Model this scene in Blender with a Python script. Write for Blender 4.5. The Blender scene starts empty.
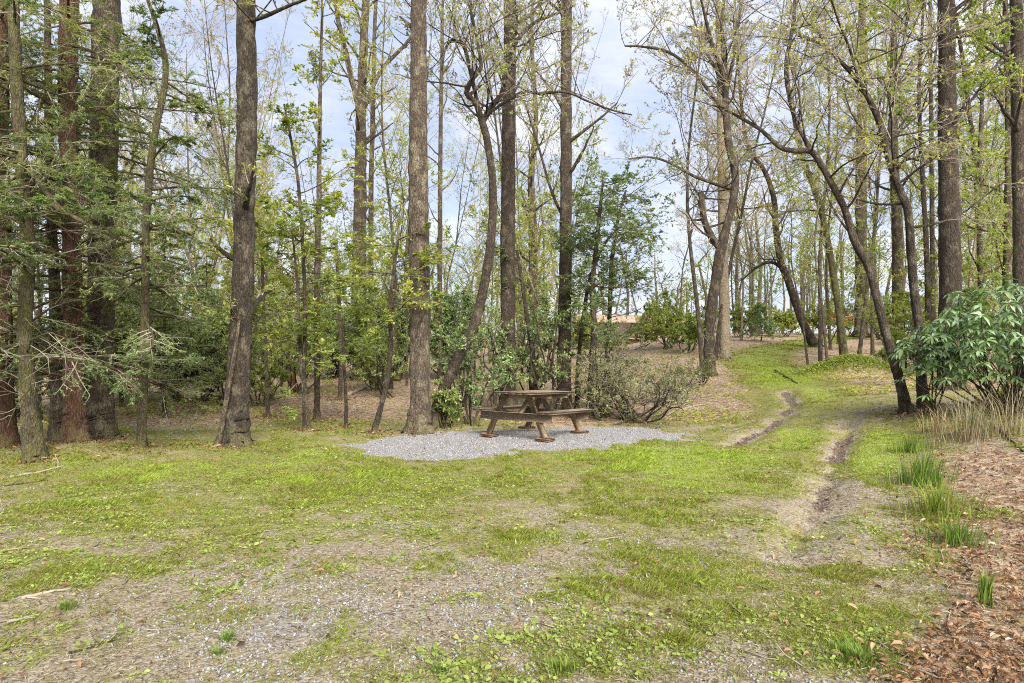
import bpy, math, random
import numpy as np
from mathutils import Vector

SEED = 7
rng = np.random.default_rng(SEED)
random.seed(SEED)
scene = bpy.context.scene
C = scene.collection
F, HX, HY, EYE = 650.0, 512.0, 350.0, 1.55      # focal length (px), principal point, horizon row, eye height
PI = math.pi


# ------------------------------------------------------------------ noise
def _hash(ix, iy, s):
    h = (ix * 374761393 + iy * 668265263 + s * 974711) & 0xFFFFFFFF
    h = ((h ^ (h >> 13)) * 1274126177) & 0xFFFFFFFF
    return ((h ^ (h >> 16)) & 0xFFFF) / 65535.0


def vnoise(x, y, s=0):
    x = np.asarray(x, float); y = np.asarray(y, float)
    ix = np.floor(x).astype(np.int64); iy = np.floor(y).astype(np.int64)
    fx = x - ix; fy = y - iy
    fx = fx * fx * (3 - 2 * fx); fy = fy * fy * (3 - 2 * fy)
    a = _hash(ix, iy, s); b = _hash(ix + 1, iy, s); c = _hash(ix, iy + 1, s); d = _hash(ix + 1, iy + 1, s)
    return (a * (1 - fx) + b * fx) * (1 - fy) + (c * (1 - fx) + d * fx) * fy


def fbm(x, y, s=0, o=4):
    t = 0; a = .5; n = 0
    for i in range(o):
        t = t + a * vnoise(x * 2 ** i, y * 2 ** i, s + i * 17); n += a; a *= .5
    return t / n


def smooth(a, b, x):
    t = np.clip((x - a) / (b - a), 0, 1)
    return t * t * (3 - 2 * t)


# ------------------------------------------------------------------ terrain
def pl_dist(x, y, pts):
    best = np.full(np.shape(x), 1e9)
    for (x0, y0), (x1, y1) in zip(pts[:-1], pts[1:]):
        dx, dy = x1 - x0, y1 - y0
        t = np.clip(((x - x0) * dx + (y - y0) * dy) / (dx * dx + dy * dy + 1e-9), 0, 1)
        best = np.minimum(best, np.hypot(x - x0 - t * dx, y - y0 - t * dy))
    return best


RUT_R = []; RUT_L = []


def terr(x, y):
    x = np.asarray(x, float); y = np.asarray(y, float)
    u = x / np.maximum(y, 4)
    R = smooth(.08, .32, u)
    zl = np.interp(y, [-50, 12.3, 13.3, 14.5, 18, 25, 40, 70, 110, 200, 700], [0, 0, -.10, -.03, .1, .45, 1.0, 1.8, 2.6, 4, 8])
    zr = np.interp(y, [-50, 14, 20, 30, 40, 55, 80, 120, 200, 700], [0, .02, .32, 1.0, 2.1, 3.0, 3.6, 4.2, 5, 8])
    z = zl * (1 - R) + zr * R
    z = z + smooth(3.3, 9, x) * .7 * (1 - smooth(14, 26, y)) * smooth(-3, 3, y)
    z = z + .16 * np.exp(-((x + 6.3) ** 2 / 2.2 + (y - 9.6) ** 2 / .8))
    z = z + .62 * np.exp(-((x - 11.5) ** 2 / 1.8 + (y - 22) ** 2 / 1.3))
    z = z + .05 * (fbm(x * .7, y * .7, 3, 3) - .5) + .022 * (fbm(x * 4, y * 4, 9, 3) - .5)
    if not RUT_L: return z
    rr = np.minimum(pl_dist(x, y, RUT_R), pl_dist(x, y, RUT_L))
    z = z - .06 * np.exp(-(rr / .17) ** 2) * (.2 + 1.6 * vnoise(x * 6, y * 6, 31)) - .07 * np.exp(-((x - 3.3) / .42) ** 2 - ((y - 7.0) / .45) ** 2) * vnoise(x * 7, y * 7, 32) + .02 * np.exp(-((rr - .36) / .14) ** 2)
    return z


def at(px, py, d):
    return np.array([(px - HX) / F * d, d, EYE + (HY - py) / F * d])


def ground_hit(px, py):
    d = 2.5 * 1.004 ** np.arange(1010)
    x = (px - HX) / F * d; z = EYE + (HY - py) / F * d
    hit = np.nonzero(z <= terr(x, d))[0]
    i = hit[0] if len(hit) else 800
    return np.array([x[i], d[i], z[i]])


def proj(x, y, z):
    yy = np.maximum(y, .8)
    return HX + F * x / yy, HY - F * (z - EYE) / yy


def blobs(px, py, L):
    t = 0
    for cx, cy, sx, sy, w in L:
        t = t + w * np.exp(-((px - cx) / sx) ** 2 - ((py - cy) / sy) ** 2)
    return t


_r = [tuple(ground_hit(a, b)[:2]) for a, b in ((790, 560), (806, 532), (818, 508), (826, 486), (832, 464), (838, 450), (845, 437), (850, 421))]
_l = [tuple(ground_hit(a, b)[:2]) for a, b in ((732, 446), (750, 437), (770, 427), (786, 414), (793, 404), (786, 392))]
RUT_R = _r; RUT_L = _l
PATH = [tuple(ground_hit(a, b)[:2]) for a, b in ((700, 560), (770, 470), (805, 425), (808, 402), (792, 386), (772, 372), (758, 361), (768, 350), (815, 341), (880, 335))]
PAD = [(352, 447), (372, 440), (410, 433), (470, 431), (560, 428), (640, 427), (672, 432), (690, 438), (640, 444), (560, 450), (470, 459), (400, 460), (365, 456)]
PADW = [tuple(ground_hit(a, b)[:2]) for a, b in PAD]


def in_pad(x, y):
    x = np.asarray(x, float); y = np.asarray(y, float)
    ins = np.zeros(x.shape, bool)
    P = PADW
    for (x0, y0), (x1, y1) in zip(P, P[1:] + P[:1]):
        c = ((y0 > y) != (y1 > y)) & (x < (x1 - x0) * (y - y0) / (y1 - y0 + 1e-12) + x0)
        ins ^= c
    d = pl_dist(x, y, P + P[:1])
    return np.where(ins, 1, -1) * d


GRASS_B = [(150, 478, 260, 26, .36), (430, 480, 260, 22, .26), (620, 462, 130, 16, .45), (60, 500, 80, 18, .25), (300, 452, 100, 14, .45),
           (868, 460, 36, 16, 1.3), (885, 440, 26, 9, 1.2), (800, 440, 40, 16, .7), (800, 395, 42, 16, .8), (770, 375, 45, 10, .85), (740, 358, 40, 8, .9), (835, 340, 60, 7, .9),
           (700, 470, 90, 26, .4), (850, 640, 60, 40, .5), (760, 560, 110, 60, .2), (580, 645, 70, 36, .22), (480, 525, 160, 34, .06),
           (320, 425, 90, 5, .7), (470, 425, 60, 5, .6), (700, 452, 60, 12, .4), (640, 423, 60, 4, .5), (1010, 440, 40, 20, .4), (80, 465, 60, 9, .35), (938, 505, 20, 55, .7), (230, 533, 230, 15, .26), (520, 545, 130, 14, .16), (620, 520, 60, 9, .15), (870, 385, 50, 8, .3),
           (80, 645, 170, 45, -.32), (250, 592, 160, 30, -.16), (600, 510, 70, 9, -.1), (420, 610, 130, 50, -.2), (560, 590, 100, 40, -.1)]
GRAVEL_B = [(270, 625, 120, 40, 0.48), (480, 605, 130, 36, 0.40), (620, 550, 110, 22, 0.24), (420, 675, 220, 30, 0.32), (390, 522, 60, 9, 0.24), (660, 660, 70, 30, 0.20), (620, 515, 80, 14, 0.16)]


def masks(x, y, z):
    px, py = proj(x, y, z)
    g = .47 + blobs(px, py, GRASS_B)
    g = g + .55 * (fbm(x * .8, y * 1.1, 71, 3) - .5) + .8 * (fbm(x * 3.2, y * 4.0, 72, 3) - .5)
    far = smooth(12.8, 14.5, y)
    pathd = pl_dist(x, y, PATH) + 1.2 * (fbm(x * .8, y * .8, 12, 3) - .5)
    g = g * (1 - .8 * far) + far * smooth(2.1, .5, pathd) * .9 + far * smooth(2.2, .5, np.abs(y - 44 - .1 * x)) * .3
    g = g + smooth(50, 75, y) * .6
    edge = 928 + 22 * np.sin(py * .045) + 90 * (fbm(x * 1.2, y * 1.2, 77, 4) - .5)
    litr = smooth(-60, 30, px - edge) * (1 - .5 * smooth(.5, .68, fbm(x * 1.4, y * 1.4, 88, 3))) * smooth(425, 445, py + 0 * px) * (y > .8)
    lit = np.maximum(litr, far * .95 * smooth(.5, 1.5, pathd))
    lit = np.maximum(lit, smooth(180, 60, px) * smooth(452, 443, py) * .8)
    lit = np.maximum(lit, blobs(px, py, [(905, 416, 50, 12, .9), (730, 415, 40, 12, .5)]))
    lit = lit * (1 - .9 * np.clip(blobs(px, py, [(868, 455, 38, 22, 1.2), (1010, 440, 40, 18, .6), (320, 425, 90, 5, .7), (470, 425, 60, 5, .6)]), 0, 1))
    g = g * (1 - .7 * litr)
    pad = in_pad(x, y)
    pw = fbm(x * 3, y * 3, 5, 3) - .5
    padm = smooth(-.1, .1, pad + 1.0 * pw)
    gr = np.clip(blobs(px, py, GRAVEL_B), 0, 1)
    gr = np.maximum(gr, padm * 1.3)
    g = g * (1 - padm * .97); lit = lit * (1 - padm) + .05 * padm
    rr = np.minimum(pl_dist(x, y, RUT_R), pl_dist(x, y, RUT_L))
    rr = np.maximum(0, rr + .16 * (fbm(x * 5, y * 5, 14, 3) - .5))
    rb = smooth(.34, .6, fbm(x * 1.7, y * 1.7, 23, 3)); rb = rb * smooth(5.2, 7.5, y)
    mud = np.exp(-(rr / .13) ** 2) * (.3 + .72 * rb) * smooth(4.6, 6.5, y)
    g = g * (1 - (.4 + .6 * rb) * np.exp(-(rr / .26) ** 2))
    mud = np.maximum(mud, blobs(px, py, [(824, 492, 12, 12, .55), (840, 500, 12, 16, .4), (812, 508, 18, 7, .4), (870, 530, 40, 10, .4), (800, 470, 30, 6, .35), (225, 575, 50, 8, .2)]))
    lit = np.maximum(lit, .16 * mud)
    g = np.maximum(g, blobs(px, py, [(320, 424, 110, 5, .85), (470, 424, 50, 4, .6), (640, 422, 70, 4, .5), (330, 405, 90, 9, .3)]) * (1 - padm) * (y < 30))
    return np.clip(g, 0, 1.2), np.clip(gr, 0, 1.3), np.clip(lit, 0, 1), np.clip(mud, 0, 1)


# ------------------------------------------------------------------ mesh buffers
class Buf:
    def __init__(s):
        s.v = []; s.q = []; s.t = []; s.c = []; s.mq = []; s.mt = []; s.n = 0

    def add(s, v, q=None, t=None, c=.5, m=0):
        v = np.asarray(v, np.float32).reshape(-1, 3)
        if q is not None and len(q):
            s.q.append(np.asarray(q, np.int64).reshape(-1, 4) + s.n); s.mq.append(np.full(len(s.q[-1]), m))
        if t is not None and len(t):
            s.t.append(np.asarray(t, np.int64).reshape(-1, 3) + s.n); s.mt.append(np.full(len(s.t[-1]), m))
        s.v.append(v); s.c.append(np.broadcast_to(np.asarray(c, np.float32), (len(v),))); s.n += len(v)

    def box(s, c, size, rot=None, m=0, tint=.5):
        sx, sy, sz = np.array(size) / 2.0
        b = min(sx, sy, sz) * .18
        v = []
        for k in (-1, 1):                                            # chamfered in plan and section
            for inset, zz in ((b, sz), (0, sz - b)) if k > 0 else ((0, sz - b), (b, sz)):
                for ax, ay in ((-1, -1), (1, -1), (1, 1), (-1, 1)):
                    v.append((ax * (sx - inset), ay * (sy - inset), k * zz))
        v = np.array(v)
        rings = [v[0:4], v[4:8], v[8:12], v[12:16]]
        rings = [rings[1], rings[0], rings[2], rings[3]] if rings[0][0][2] > rings[1][0][2] else rings
        V = np.concatenate(rings)
        if rot is not None: V = V @ np.array(rot).T
        V = V + np.array(c)
        q = [(3, 2, 1, 0), (12, 13, 14, 15)]
        for r in range(3):
            for i in range(4):
                a = r * 4 + i; b2 = r * 4 + (i + 1) % 4
                q.append((a, b2, b2 + 4, a + 4))
        s.add(V, q=q, c=tint, m=m)

    def build(s, name, mats, parent=None, loc=None, smooth_shade=True):
        me = bpy.data.meshes.new(name)
        V = np.concatenate(s.v) if s.v else np.zeros((0, 3), np.float32)
        if loc is not None: V = V - np.asarray(loc, np.float32)
        q = np.concatenate(s.q) if s.q else np.zeros((0, 4), np.int64)
        t = np.concatenate(s.t) if s.t else np.zeros((0, 3), np.int64)
        mi = np.concatenate([np.concatenate(s.mq) if s.mq else np.zeros(0, int), np.concatenate(s.mt) if s.mt else np.zeros(0, int)])
        me.vertices.add(len(V)); me.vertices.foreach_set('co', V.astype(np.float32).ravel())
        nl = q.size + t.size
        me.loops.add(nl); me.loops.foreach_set('vertex_index', np.concatenate([q.ravel(), t.ravel()]).astype(np.int32))
        me.polygons.add(len(q) + len(t))
        st = np.concatenate([np.arange(len(q)) * 4, q.size + np.arange(len(t)) * 3]).astype(np.int32)
        me.polygons.foreach_set('loop_start', st)
        me.polygons.foreach_set('material_index', mi.astype(np.int32))
        if smooth_shade: me.polygons.foreach_set('use_smooth', np.ones(len(st), bool))
        a = me.attributes.new('tint', 'FLOAT', 'POINT')
        a.data.foreach_set('value', np.concatenate(s.c).astype(np.float32) if s.c else np.zeros(0, np.float32))
        me.update(calc_edges=True); me.validate()
        for m in (mats if isinstance(mats, (list, tuple)) else [mats]): me.materials.append(m)
        o = bpy.data.objects.new(name, me); C.objects.link(o)
        if parent is not None: o.parent = parent
        return o


def tube(buf, P, R, sides=5, c=.5, m=0, rough=0.0, cap=False, lobes=0):
    P = np.asarray(P, float); R = np.asarray(R, float); n = len(P)
    T = np.gradient(P, axis=0); T /= np.linalg.norm(T, axis=1, keepdims=True) + 1e-9
    ref = np.array([0, 1.0, 0]) if abs(T[:, 1]).mean() < .8 else np.array([1.0, 0, 0])
    A = np.cross(T, ref); A /= np.linalg.norm(A, axis=1, keepdims=True) + 1e-9
    B = np.cross(T, A)
    an = np.arange(sides) / sides * 2 * PI
    rad = R[:, None] * np.ones(sides)[None]
    if lobes:
        hh = P[:, 2] - P[0, 2]; k = rng.integers(3, 6); ph = rng.random() * 6.28
        rad = rad * (1 + lobes * np.exp(-(hh / .28) ** 1.3)[:, None] * np.maximum(0, np.cos(k * an + ph + .6 * np.sin(2 * an)))[None])
    if rough: rad = rad * (1 + rough * (rng.random((n, sides)) - .5))
    V = P[:, None] + rad[..., None] * (np.cos(an)[None, :, None] * A[:, None] + np.sin(an)[None, :, None] * B[:, None])
    i = np.arange(n - 1)[:, None] * sides; j = np.arange(sides)[None]; k = (j + 1) % sides
    q = np.stack([i + j, i + k, i + sides + k, i + sides + j], -1).reshape(-1, 4)
    V = V.reshape(-1, 3)
    if cap:
        V = np.concatenate([V, P[:1], P[-1:]])
        t = [(k2, j2, n * sides) for j2, k2 in ((a, (a + 1) % sides) for a in range(sides))]
        t += [((n - 1) * sides + j2, (n - 1) * sides + (j2 + 1) % sides, n * sides + 1) for j2 in range(sides)]
        buf.add(V, q=q, t=t, c=c, m=m)
    else:
        buf.add(V, q=q, c=c, m=m)


def tubes(buf, P, R, sides, c=.5, m=0):
    """many tubes at once; P (N,n,3), R (N,n)"""
    N, n = R.shape
    T = np.empty_like(P); T[:, 1:-1] = P[:, 2:] - P[:, :-2]; T[:, 0] = P[:, 1] - P[:, 0]; T[:, -1] = P[:, -1] - P[:, -2]
    T = nrm(T)
    ref = np.where((np.abs(T[..., 1]).mean(1) < .8)[:, None, None], np.array([0, 1.0, 0]), np.array([1.0, 0, 0]))
    A = nrm(np.cross(T, np.broadcast_to(ref, T.shape))); B = np.cross(T, A)
    an = np.arange(sides) / sides * 2 * PI
    V = P[:, :, None] + R[:, :, None, None] * (np.cos(an)[:, None] * A[:, :, None] + np.sin(an)[:, None] * B[:, :, None])
    b = (np.arange(N) * n * sides)[:, None, None]; i = (np.arange(n - 1) * sides)[None, :, None]; j = np.arange(sides)[None, None]; k = (j + 1) % sides
    q = np.stack([b + i + j, b + i + k, b + i + sides + k, b + i + sides + j], -1).reshape(-1, 4)
    buf.add(V.reshape(-1, 3), q=q, c=c, m=m)


def nrm(a): return a / (np.linalg.norm(a, axis=-1, keepdims=True) + 1e-9)


def leaves(buf, P, D, L, W, tint, m=0, up=.6, fold=0.0, droop=0.0):
    """diamond leaves; P base, D direction, L length, W width (arrays)"""
    P = np.asarray(P, float); n = len(P)
    if not n: return
    D = nrm(np.asarray(D, float))
    N = rng.normal(size=(n, 3)); N[:, 2] = np.abs(N[:, 2]) + up * 2
    S = nrm(np.cross(D, N)); N = nrm(np.cross(S, D))
    L = np.broadcast_to(L, (n,))[:, None]; W = np.broadcast_to(W, (n,))[:, None]
    if fold:
        mid1 = P + D * L * .3 + N * L * .04; mid2 = P + D * L * .68 - np.array([0, 0, 1]) * L * droop * .3
        tip = P + D * L - np.array([0, 0, 1]) * L * droop
        V = np.stack([P, mid1 + S * W * .42 + N * W * fold, mid2 + S * W * .5 + N * W * fold, tip, mid2 - S * W * .5 + N * W * fold, mid1 - S * W * .42 + N * W * fold, mid1, mid2], 1)
        b = np.arange(n)[:, None] * 8
        t = np.concatenate([b + np.array([[0, 6, 1]]), b + np.array([[0, 5, 6]]), b + np.array([[2, 7, 3]]), b + np.array([[7, 4, 3]])])
        q = np.concatenate([b + np.array([[1, 6, 7, 2]]), b + np.array([[6, 5, 4, 7]])])
        buf.add(V.reshape(-1, 3), q=q, t=t, c=np.repeat(tint, 8), m=m)
    else:
        mid = P + D * L * .5
        V = np.stack([P, mid + S * W * .5, P + D * L, mid - S * W * .5], 1)
        buf.add(V.reshape(-1, 3), q=np.arange(n * 4).reshape(-1, 4), c=np.repeat(tint, 4), m=m)


# ------------------------------------------------------------------ materials
def mat(name):
    m = bpy.data.materials.new(name); m.use_nodes = True
    nt = m.node_tree; nt.nodes.clear()
    out = nt.nodes.new('ShaderNodeOutputMaterial')
    return m, nt, out


def node(nt, typ, ins=None, **kw):
    n = nt.nodes.new(typ)
    for k, v in kw.items(): setattr(n, k, v)
    for k, v in (ins or {}).items():
        s = n.inputs[k]
        if isinstance(v, bpy.types.NodeSocket): nt.links.new(v, s)
        else: s.default_value = v
    return n


def ramp(nt, fac, stops):
    r = nt.nodes.new('ShaderNodeValToRGB'); nt.links.new(fac, r.inputs[0])
    e = r.color_ramp.elements
    while len(e) < len(stops): e.new(.5)
    for i, (p, c) in enumerate(stops):
        e[i].position = p; e[i].color = (*c, 1)
    return r.outputs[0]


def mix(nt, f, a, b, typ='MIX'):
    n = nt.nodes.new('ShaderNodeMix'); n.data_type = 'RGBA'; n.blend_type = typ
    for s, v in ((0, f), (6, a), (7, b)):
        if isinstance(v, bpy.types.NodeSocket): nt.links.new(v, n.inputs[s])
        else: n.inputs[s].default_value = v if s == 0 else (*v, 1)
    return n.outputs[2]


def math_(nt, op, a, b=0.0, clamp=False):
    n = nt.nodes.new('ShaderNodeMath'); n.operation = op; n.use_clamp = clamp
    for i, v in enumerate((a, b)):
        if isinstance(v, bpy.types.NodeSocket): nt.links.new(v, n.inputs[i])
        else: n.inputs[i].default_value = v
    return n.outputs[0]


def noise(nt, vec, scale, detail=4, rough=.6):
    return node(nt, 'ShaderNodeTexNoise', {'Vector': vec, 'Scale': scale, 'Detail': detail, 'Roughness': rough}).outputs[0]


def coords(nt, sc=(1, 1, 1), world=False):
    if world: s = node(nt, 'ShaderNodeNewGeometry').outputs['Position']
    else: s = node(nt, 'ShaderNodeTexCoord').outputs['Object']
    return node(nt, 'ShaderNodeMapping', {'Vector': s, 'Scale': sc}).outputs[0]


def bark_mat(name, dark, mid, light, patch=None, patch_amt=.5, moss=None, fine=14):
    m, nt, out = mat(name)
    v = coords(nt, (1, 1, .32)); v2 = coords(nt, (1, 1, .6))
    n1 = noise(nt, v, fine * 2.4, 6, .7); n2 = noise(nt, v2, 3.2, 4)
    wv = node(nt, 'ShaderNodeTexNoise', {'Vector': v, 'Scale': 12.0, 'Detail': 3.0}).outputs['Color']
    vv = mix(nt, .06, v, wv, 'ADD')
    vo = node(nt, 'ShaderNodeTexVoronoi', {'Vector': vv, 'Scale': fine * 2.2}, feature='DISTANCE_TO_EDGE').outputs['Distance']
    col = ramp(nt, n1, [(.3, dark), (.5, mid), (.72, light)])
    cr = math_(nt, 'MULTIPLY', math_(nt, 'SUBTRACT', .16, vo, True), 4, True)
    col = mix(nt, math_(nt, 'MULTIPLY', cr, .75), col, tuple(c * .6 for c in dark))
    if patch:
        f = ramp(nt, noise(nt, v2, 6, 6, .7), [(.5, (0, 0, 0)), (.62, (1, 1, 1))])
        col = mix(nt, math_(nt, 'MULTIPLY', f, patch_amt), col, patch)
    if moss:
        f = ramp(nt, n2, [(.42, (0, 0, 0)), (.6, (1, 1, 1))])
        col = mix(nt, math_(nt, 'MULTIPLY', f, .6), col, moss)
    zz = node(nt, 'ShaderNodeSeparateXYZ', {0: node(nt, 'ShaderNodeTexCoord').outputs['Object']}).outputs[2]
    mf = math_(nt, 'ADD', math_(nt, 'SUBTRACT', .62, math_(nt, 'MULTIPLY', zz, .75)), math_(nt, 'MULTIPLY', math_(nt, 'SUBTRACT', noise(nt, v2, 9, 5), .5), 1.6))
    mf = node(nt, 'ShaderNodeMapRange', {'Value': mf, 'From Min': .35, 'From Max': .75}).outputs[0]
    col = mix(nt, math_(nt, 'MULTIPLY', mf, .6), col, (.13, .125, .04))
    oi = node(nt, 'ShaderNodeObjectInfo').outputs['Random']
    col = mix(nt, .8, col, ramp(nt, oi, [(0, (.92, .79, .62)), (.5, (1.12, 1.0, .8)), (1, (1.22, 1.1, .9))]), 'MULTIPLY')
    bs = node(nt, 'ShaderNodeBsdfPrincipled', {'Base Color': col, 'Roughness': .9})
    h = math_(nt, 'SUBTRACT', n1, math_(nt, 'MULTIPLY', cr, .5))
    bp = node(nt, 'ShaderNodeBump', {'Height': h, 'Strength': 1.0, 'Distance': .05}); nt.links.new(bp.outputs[0], bs.inputs['Normal'])
    nt.links.new(bs.outputs[0], out.inputs[0])
    return m


def leaf_mat(name, stops, trans=.45, gloss=.0, rough=.4):
    m, nt, out = mat(name)
    a = node(nt, 'ShaderNodeAttribute', attribute_name='tint').outputs['Fac']
    oi = node(nt, 'ShaderNodeObjectInfo').outputs['Random']
    col = ramp(nt, a, stops)
    col = mix(nt, 1.0, col, ramp(nt, oi, [(0, (.82, .92, .9)), (.5, (1, 1, 1)), (1, (1.15, 1.05, .9))]), 'MULTIPLY')
    d = node(nt, 'ShaderNodeBsdfDiffuse', {'Color': col})
    tc = mix(nt, 1.0, col, (1.25, 1.2, .6), 'MULTIPLY')
    t = node(nt, 'ShaderNodeBsdfTranslucent', {'Color': tc})
    sh = node(nt, 'ShaderNodeMixShader', {0: trans, 1: d.outputs[0], 2: t.outputs[0]})
    if gloss:
        g = node(nt, 'ShaderNodeBsdfGlossy', {'Color': (1, 1, 1, 1), 'Roughness': rough})
        fr = node(nt, 'ShaderNodeFresnel', {'IOR': 1.4})
        sh = node(nt, 'ShaderNodeMixShader', {0: math_(nt, 'ADD', math_(nt, 'MULTIPLY', fr.outputs[0], gloss), gloss * .06, True), 1: sh.outputs[0], 2: g.outputs[0]})
    nt.links.new(sh.outputs[0], out.inputs[0])
    return m


def simple_mat(name, stops, scale=20, stretch=(1, 1, 1), rough=.85, use_tint=False, bump=.3):
    m, nt, out = mat(name)
    v = coords(nt, stretch)
    n1 = noise(nt, v, scale, 6, .65)
    fac = n1
    if use_tint:
        a = node(nt, 'ShaderNodeAttribute', attribute_name='tint').outputs['Fac']
        fac = math_(nt, 'ADD', math_(nt, 'MULTIPLY', a, .75), math_(nt, 'MULTIPLY', n1, .25))
    bs = node(nt, 'ShaderNodeBsdfPrincipled', {'Base Color': ramp(nt, fac, stops), 'Roughness': rough})
    if bump:
        bp = node(nt, 'ShaderNodeBump', {'Height': n1, 'Strength': bump, 'Distance': .02}); nt.links.new(bp.outputs[0], bs.inputs['Normal'])
    nt.links.new(bs.outputs[0], out.inputs[0])
    return m


M = {}
M['grey'] = bark_mat('grey_bark', (0.032, 0.024, 0.017), (0.082, 0.065, 0.050), (0.174, 0.144, 0.116), (.31, .29, .235), .5)
M['brown'] = bark_mat('brown_bark', (0.019, 0.013, 0.009), (0.049, 0.037, 0.027), (0.108, 0.084, 0.063), (.27, .25, .2), .35)
M['dark'] = bark_mat('dark_bark', (0.013, 0.010, 0.007), (0.038, 0.029, 0.020), (0.090, 0.071, 0.054), (.26, .24, .19), .35)
M['red'] = bark_mat('red_bark', (0.032, 0.016, 0.010), (0.096, 0.046, 0.032), (0.196, 0.115, 0.077), (.25, .2, .14), .3)
M['mossy'] = bark_mat('mossy_bark', (0.023, 0.019, 0.012), (0.070, 0.058, 0.036), (0.160, 0.133, 0.095), (.28, .27, .2), .4, (.13, .14, .04))
M['pale'] = bark_mat('pale_bark', (0.160, 0.128, 0.096), (0.288, 0.248, 0.200), (0.400, 0.360, 0.296), (.45, .46, .38), .4)
M['twig'] = simple_mat('twig_bark', [(.3, (.17, .13, .1)), (.7, (.36, .31, .24))], 6, bump=0)
M['deadtwig'] = simple_mat('dead_twig_bark', [(.3, (.2, .17, .14)), (.7, (.42, .37, .31))], 6, bump=0)
M['spring'] = leaf_mat('spring_leaf', [(0, (.2, .235, .06)), (.5, (.35, .405, .115)), (1, (.52, .56, .22))], .5)
M['lime'] = leaf_mat('lime_leaf', [(0, (.17, .22, .045)), (.5, (.31, .375, .095)), (1, (.5, .54, .19))], .5)
M['bud'] = leaf_mat('bud_leaf', [(0, (.2, .15, .07)), (.5, (.3, .26, .1)), (1, (.42, .38, .16))], .45)
M['hemlock'] = leaf_mat('hemlock_needle', [(0, (.13, .175, .08)), (.5, (.265, .325, .15)), (1, (.42, .47, .25))], .45)
M['evergreen'] = leaf_mat('evergreen_leaf', [(0, (.09, .135, .045)), (.5, (.19, .265, .09)), (1, (.37, .44, .19))], .3, .2, .45)
M['midgreen'] = leaf_mat('understory_leaf', [(0, (.12, .17, .05)), (.5, (.25, .33, .1)), (1, (.43, .5, .2))], .4, .15, .45)
M['rhodo'] = leaf_mat('rhododendron_leaf', [(0, (.07, .12, .035)), (.5, (.155, .25, .075)), (1, (.3, .4, .15))], .25, .26, .38)
M['olive'] = leaf_mat('olive_leaf', [(0, (.1, .11, .04)), (.5, (.21, .25, .09)), (1, (.37, .4, .17))], .4)
M['grass'] = leaf_mat('grass_blade', [(0, (.28, .225, .125)), (.3, (.235, .215, .075)), (.55, (.2, .235, .045)), (.8, (.22, .31, .045)), (1, (.33, .42, .075))], .45)
M['tuft'] = leaf_mat('tuft_blade', [(0, (0.3, 0.25, 0.14)), (.3, (0.122, 0.174, 0.035)), (.6, (0.183, 0.270, 0.052)), (1, (0.331, 0.383, 0.104))], .4)
M['straw'] = leaf_mat('straw', [(0, (0.078, 0.057, 0.035)), (.35, (0.252, 0.187, 0.113)), (.7, (0.392, 0.322, 0.209)), (1, (0.557, 0.496, 0.374))], .3)
M['deadleaf'] = leaf_mat('dead_leaf', [(0, (0.061, 0.037, 0.024)), (.3, (0.209, 0.109, 0.061)), (.55, (0.365, 0.204, 0.117)), (.78, (0.435, 0.296, 0.191)), (1, (0.539, 0.452, 0.331))], .25)
M['rust'] = leaf_mat('rust_leaf', [(0, (.35, .12, .04)), (1, (.6, .28, .1))], .4)
M['stone'] = simple_mat('gravel_stone', [(0, (0.113, 0.117, 0.131)), (.5, (0.252, 0.257, 0.274)), (1, (0.452, 0.452, 0.452))], 30, use_tint=True, bump=0)
M['soil'] = simple_mat('dark_soil', [(0, (.04, .03, .02)), (.5, (.12, .09, .06)), (1, (.27, .21, .15))], 30, use_tint=True, bump=0)
M['wood'] = simple_mat('weathered_wood', [(.25, (.13, .09, .05)), (.5, (.26, .19, .11)), (.75, (.4, .31, .2))], 14, (3, .5, 3), bump=.5)
M['woodtop'] = simple_mat('weathered_plank', [(.25, (.11, .075, .05)), (.5, (.22, .16, .11)), (.75, (.35, .28, .2))], 14, (4, .35, 3), bump=.5)
M['paver'] = simple_mat('red_paver', [(.3, (.24, .13, .08)), (.7, (.4, .22, .13))], 18)
M['siding'] = simple_mat('white_siding', [(.3, (.7, .7, .72)), (.7, (.82, .82, .82))], 3, (.2, .2, 6))
M['roofing'] = simple_mat('rust_roofing', [(.3, (.32, .2, .14)), (.7, (.45, .31, .23))], 4)
M['brick'] = simple_mat('brick_base', [(.3, (.3, .15, .1)), (.7, (.42, .25, .18))], 6)
M['glass'] = simple_mat('window_glass', [(.3, (.05, .06, .07)), (.7, (.1, .11, .13))], 2, rough=.1, bump=0)
M['orange'] = simple_mat('orange_bark', [(.3, (.2, .095, .05)), (.7, (.34, .18, .1))], 12, (1, 1, .3))
M['log'] = simple_mat('barkless_log', [(.3, (.2, .155, .11)), (.7, (.42, .35, .27))], 9, (1, 1, 1))


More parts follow.
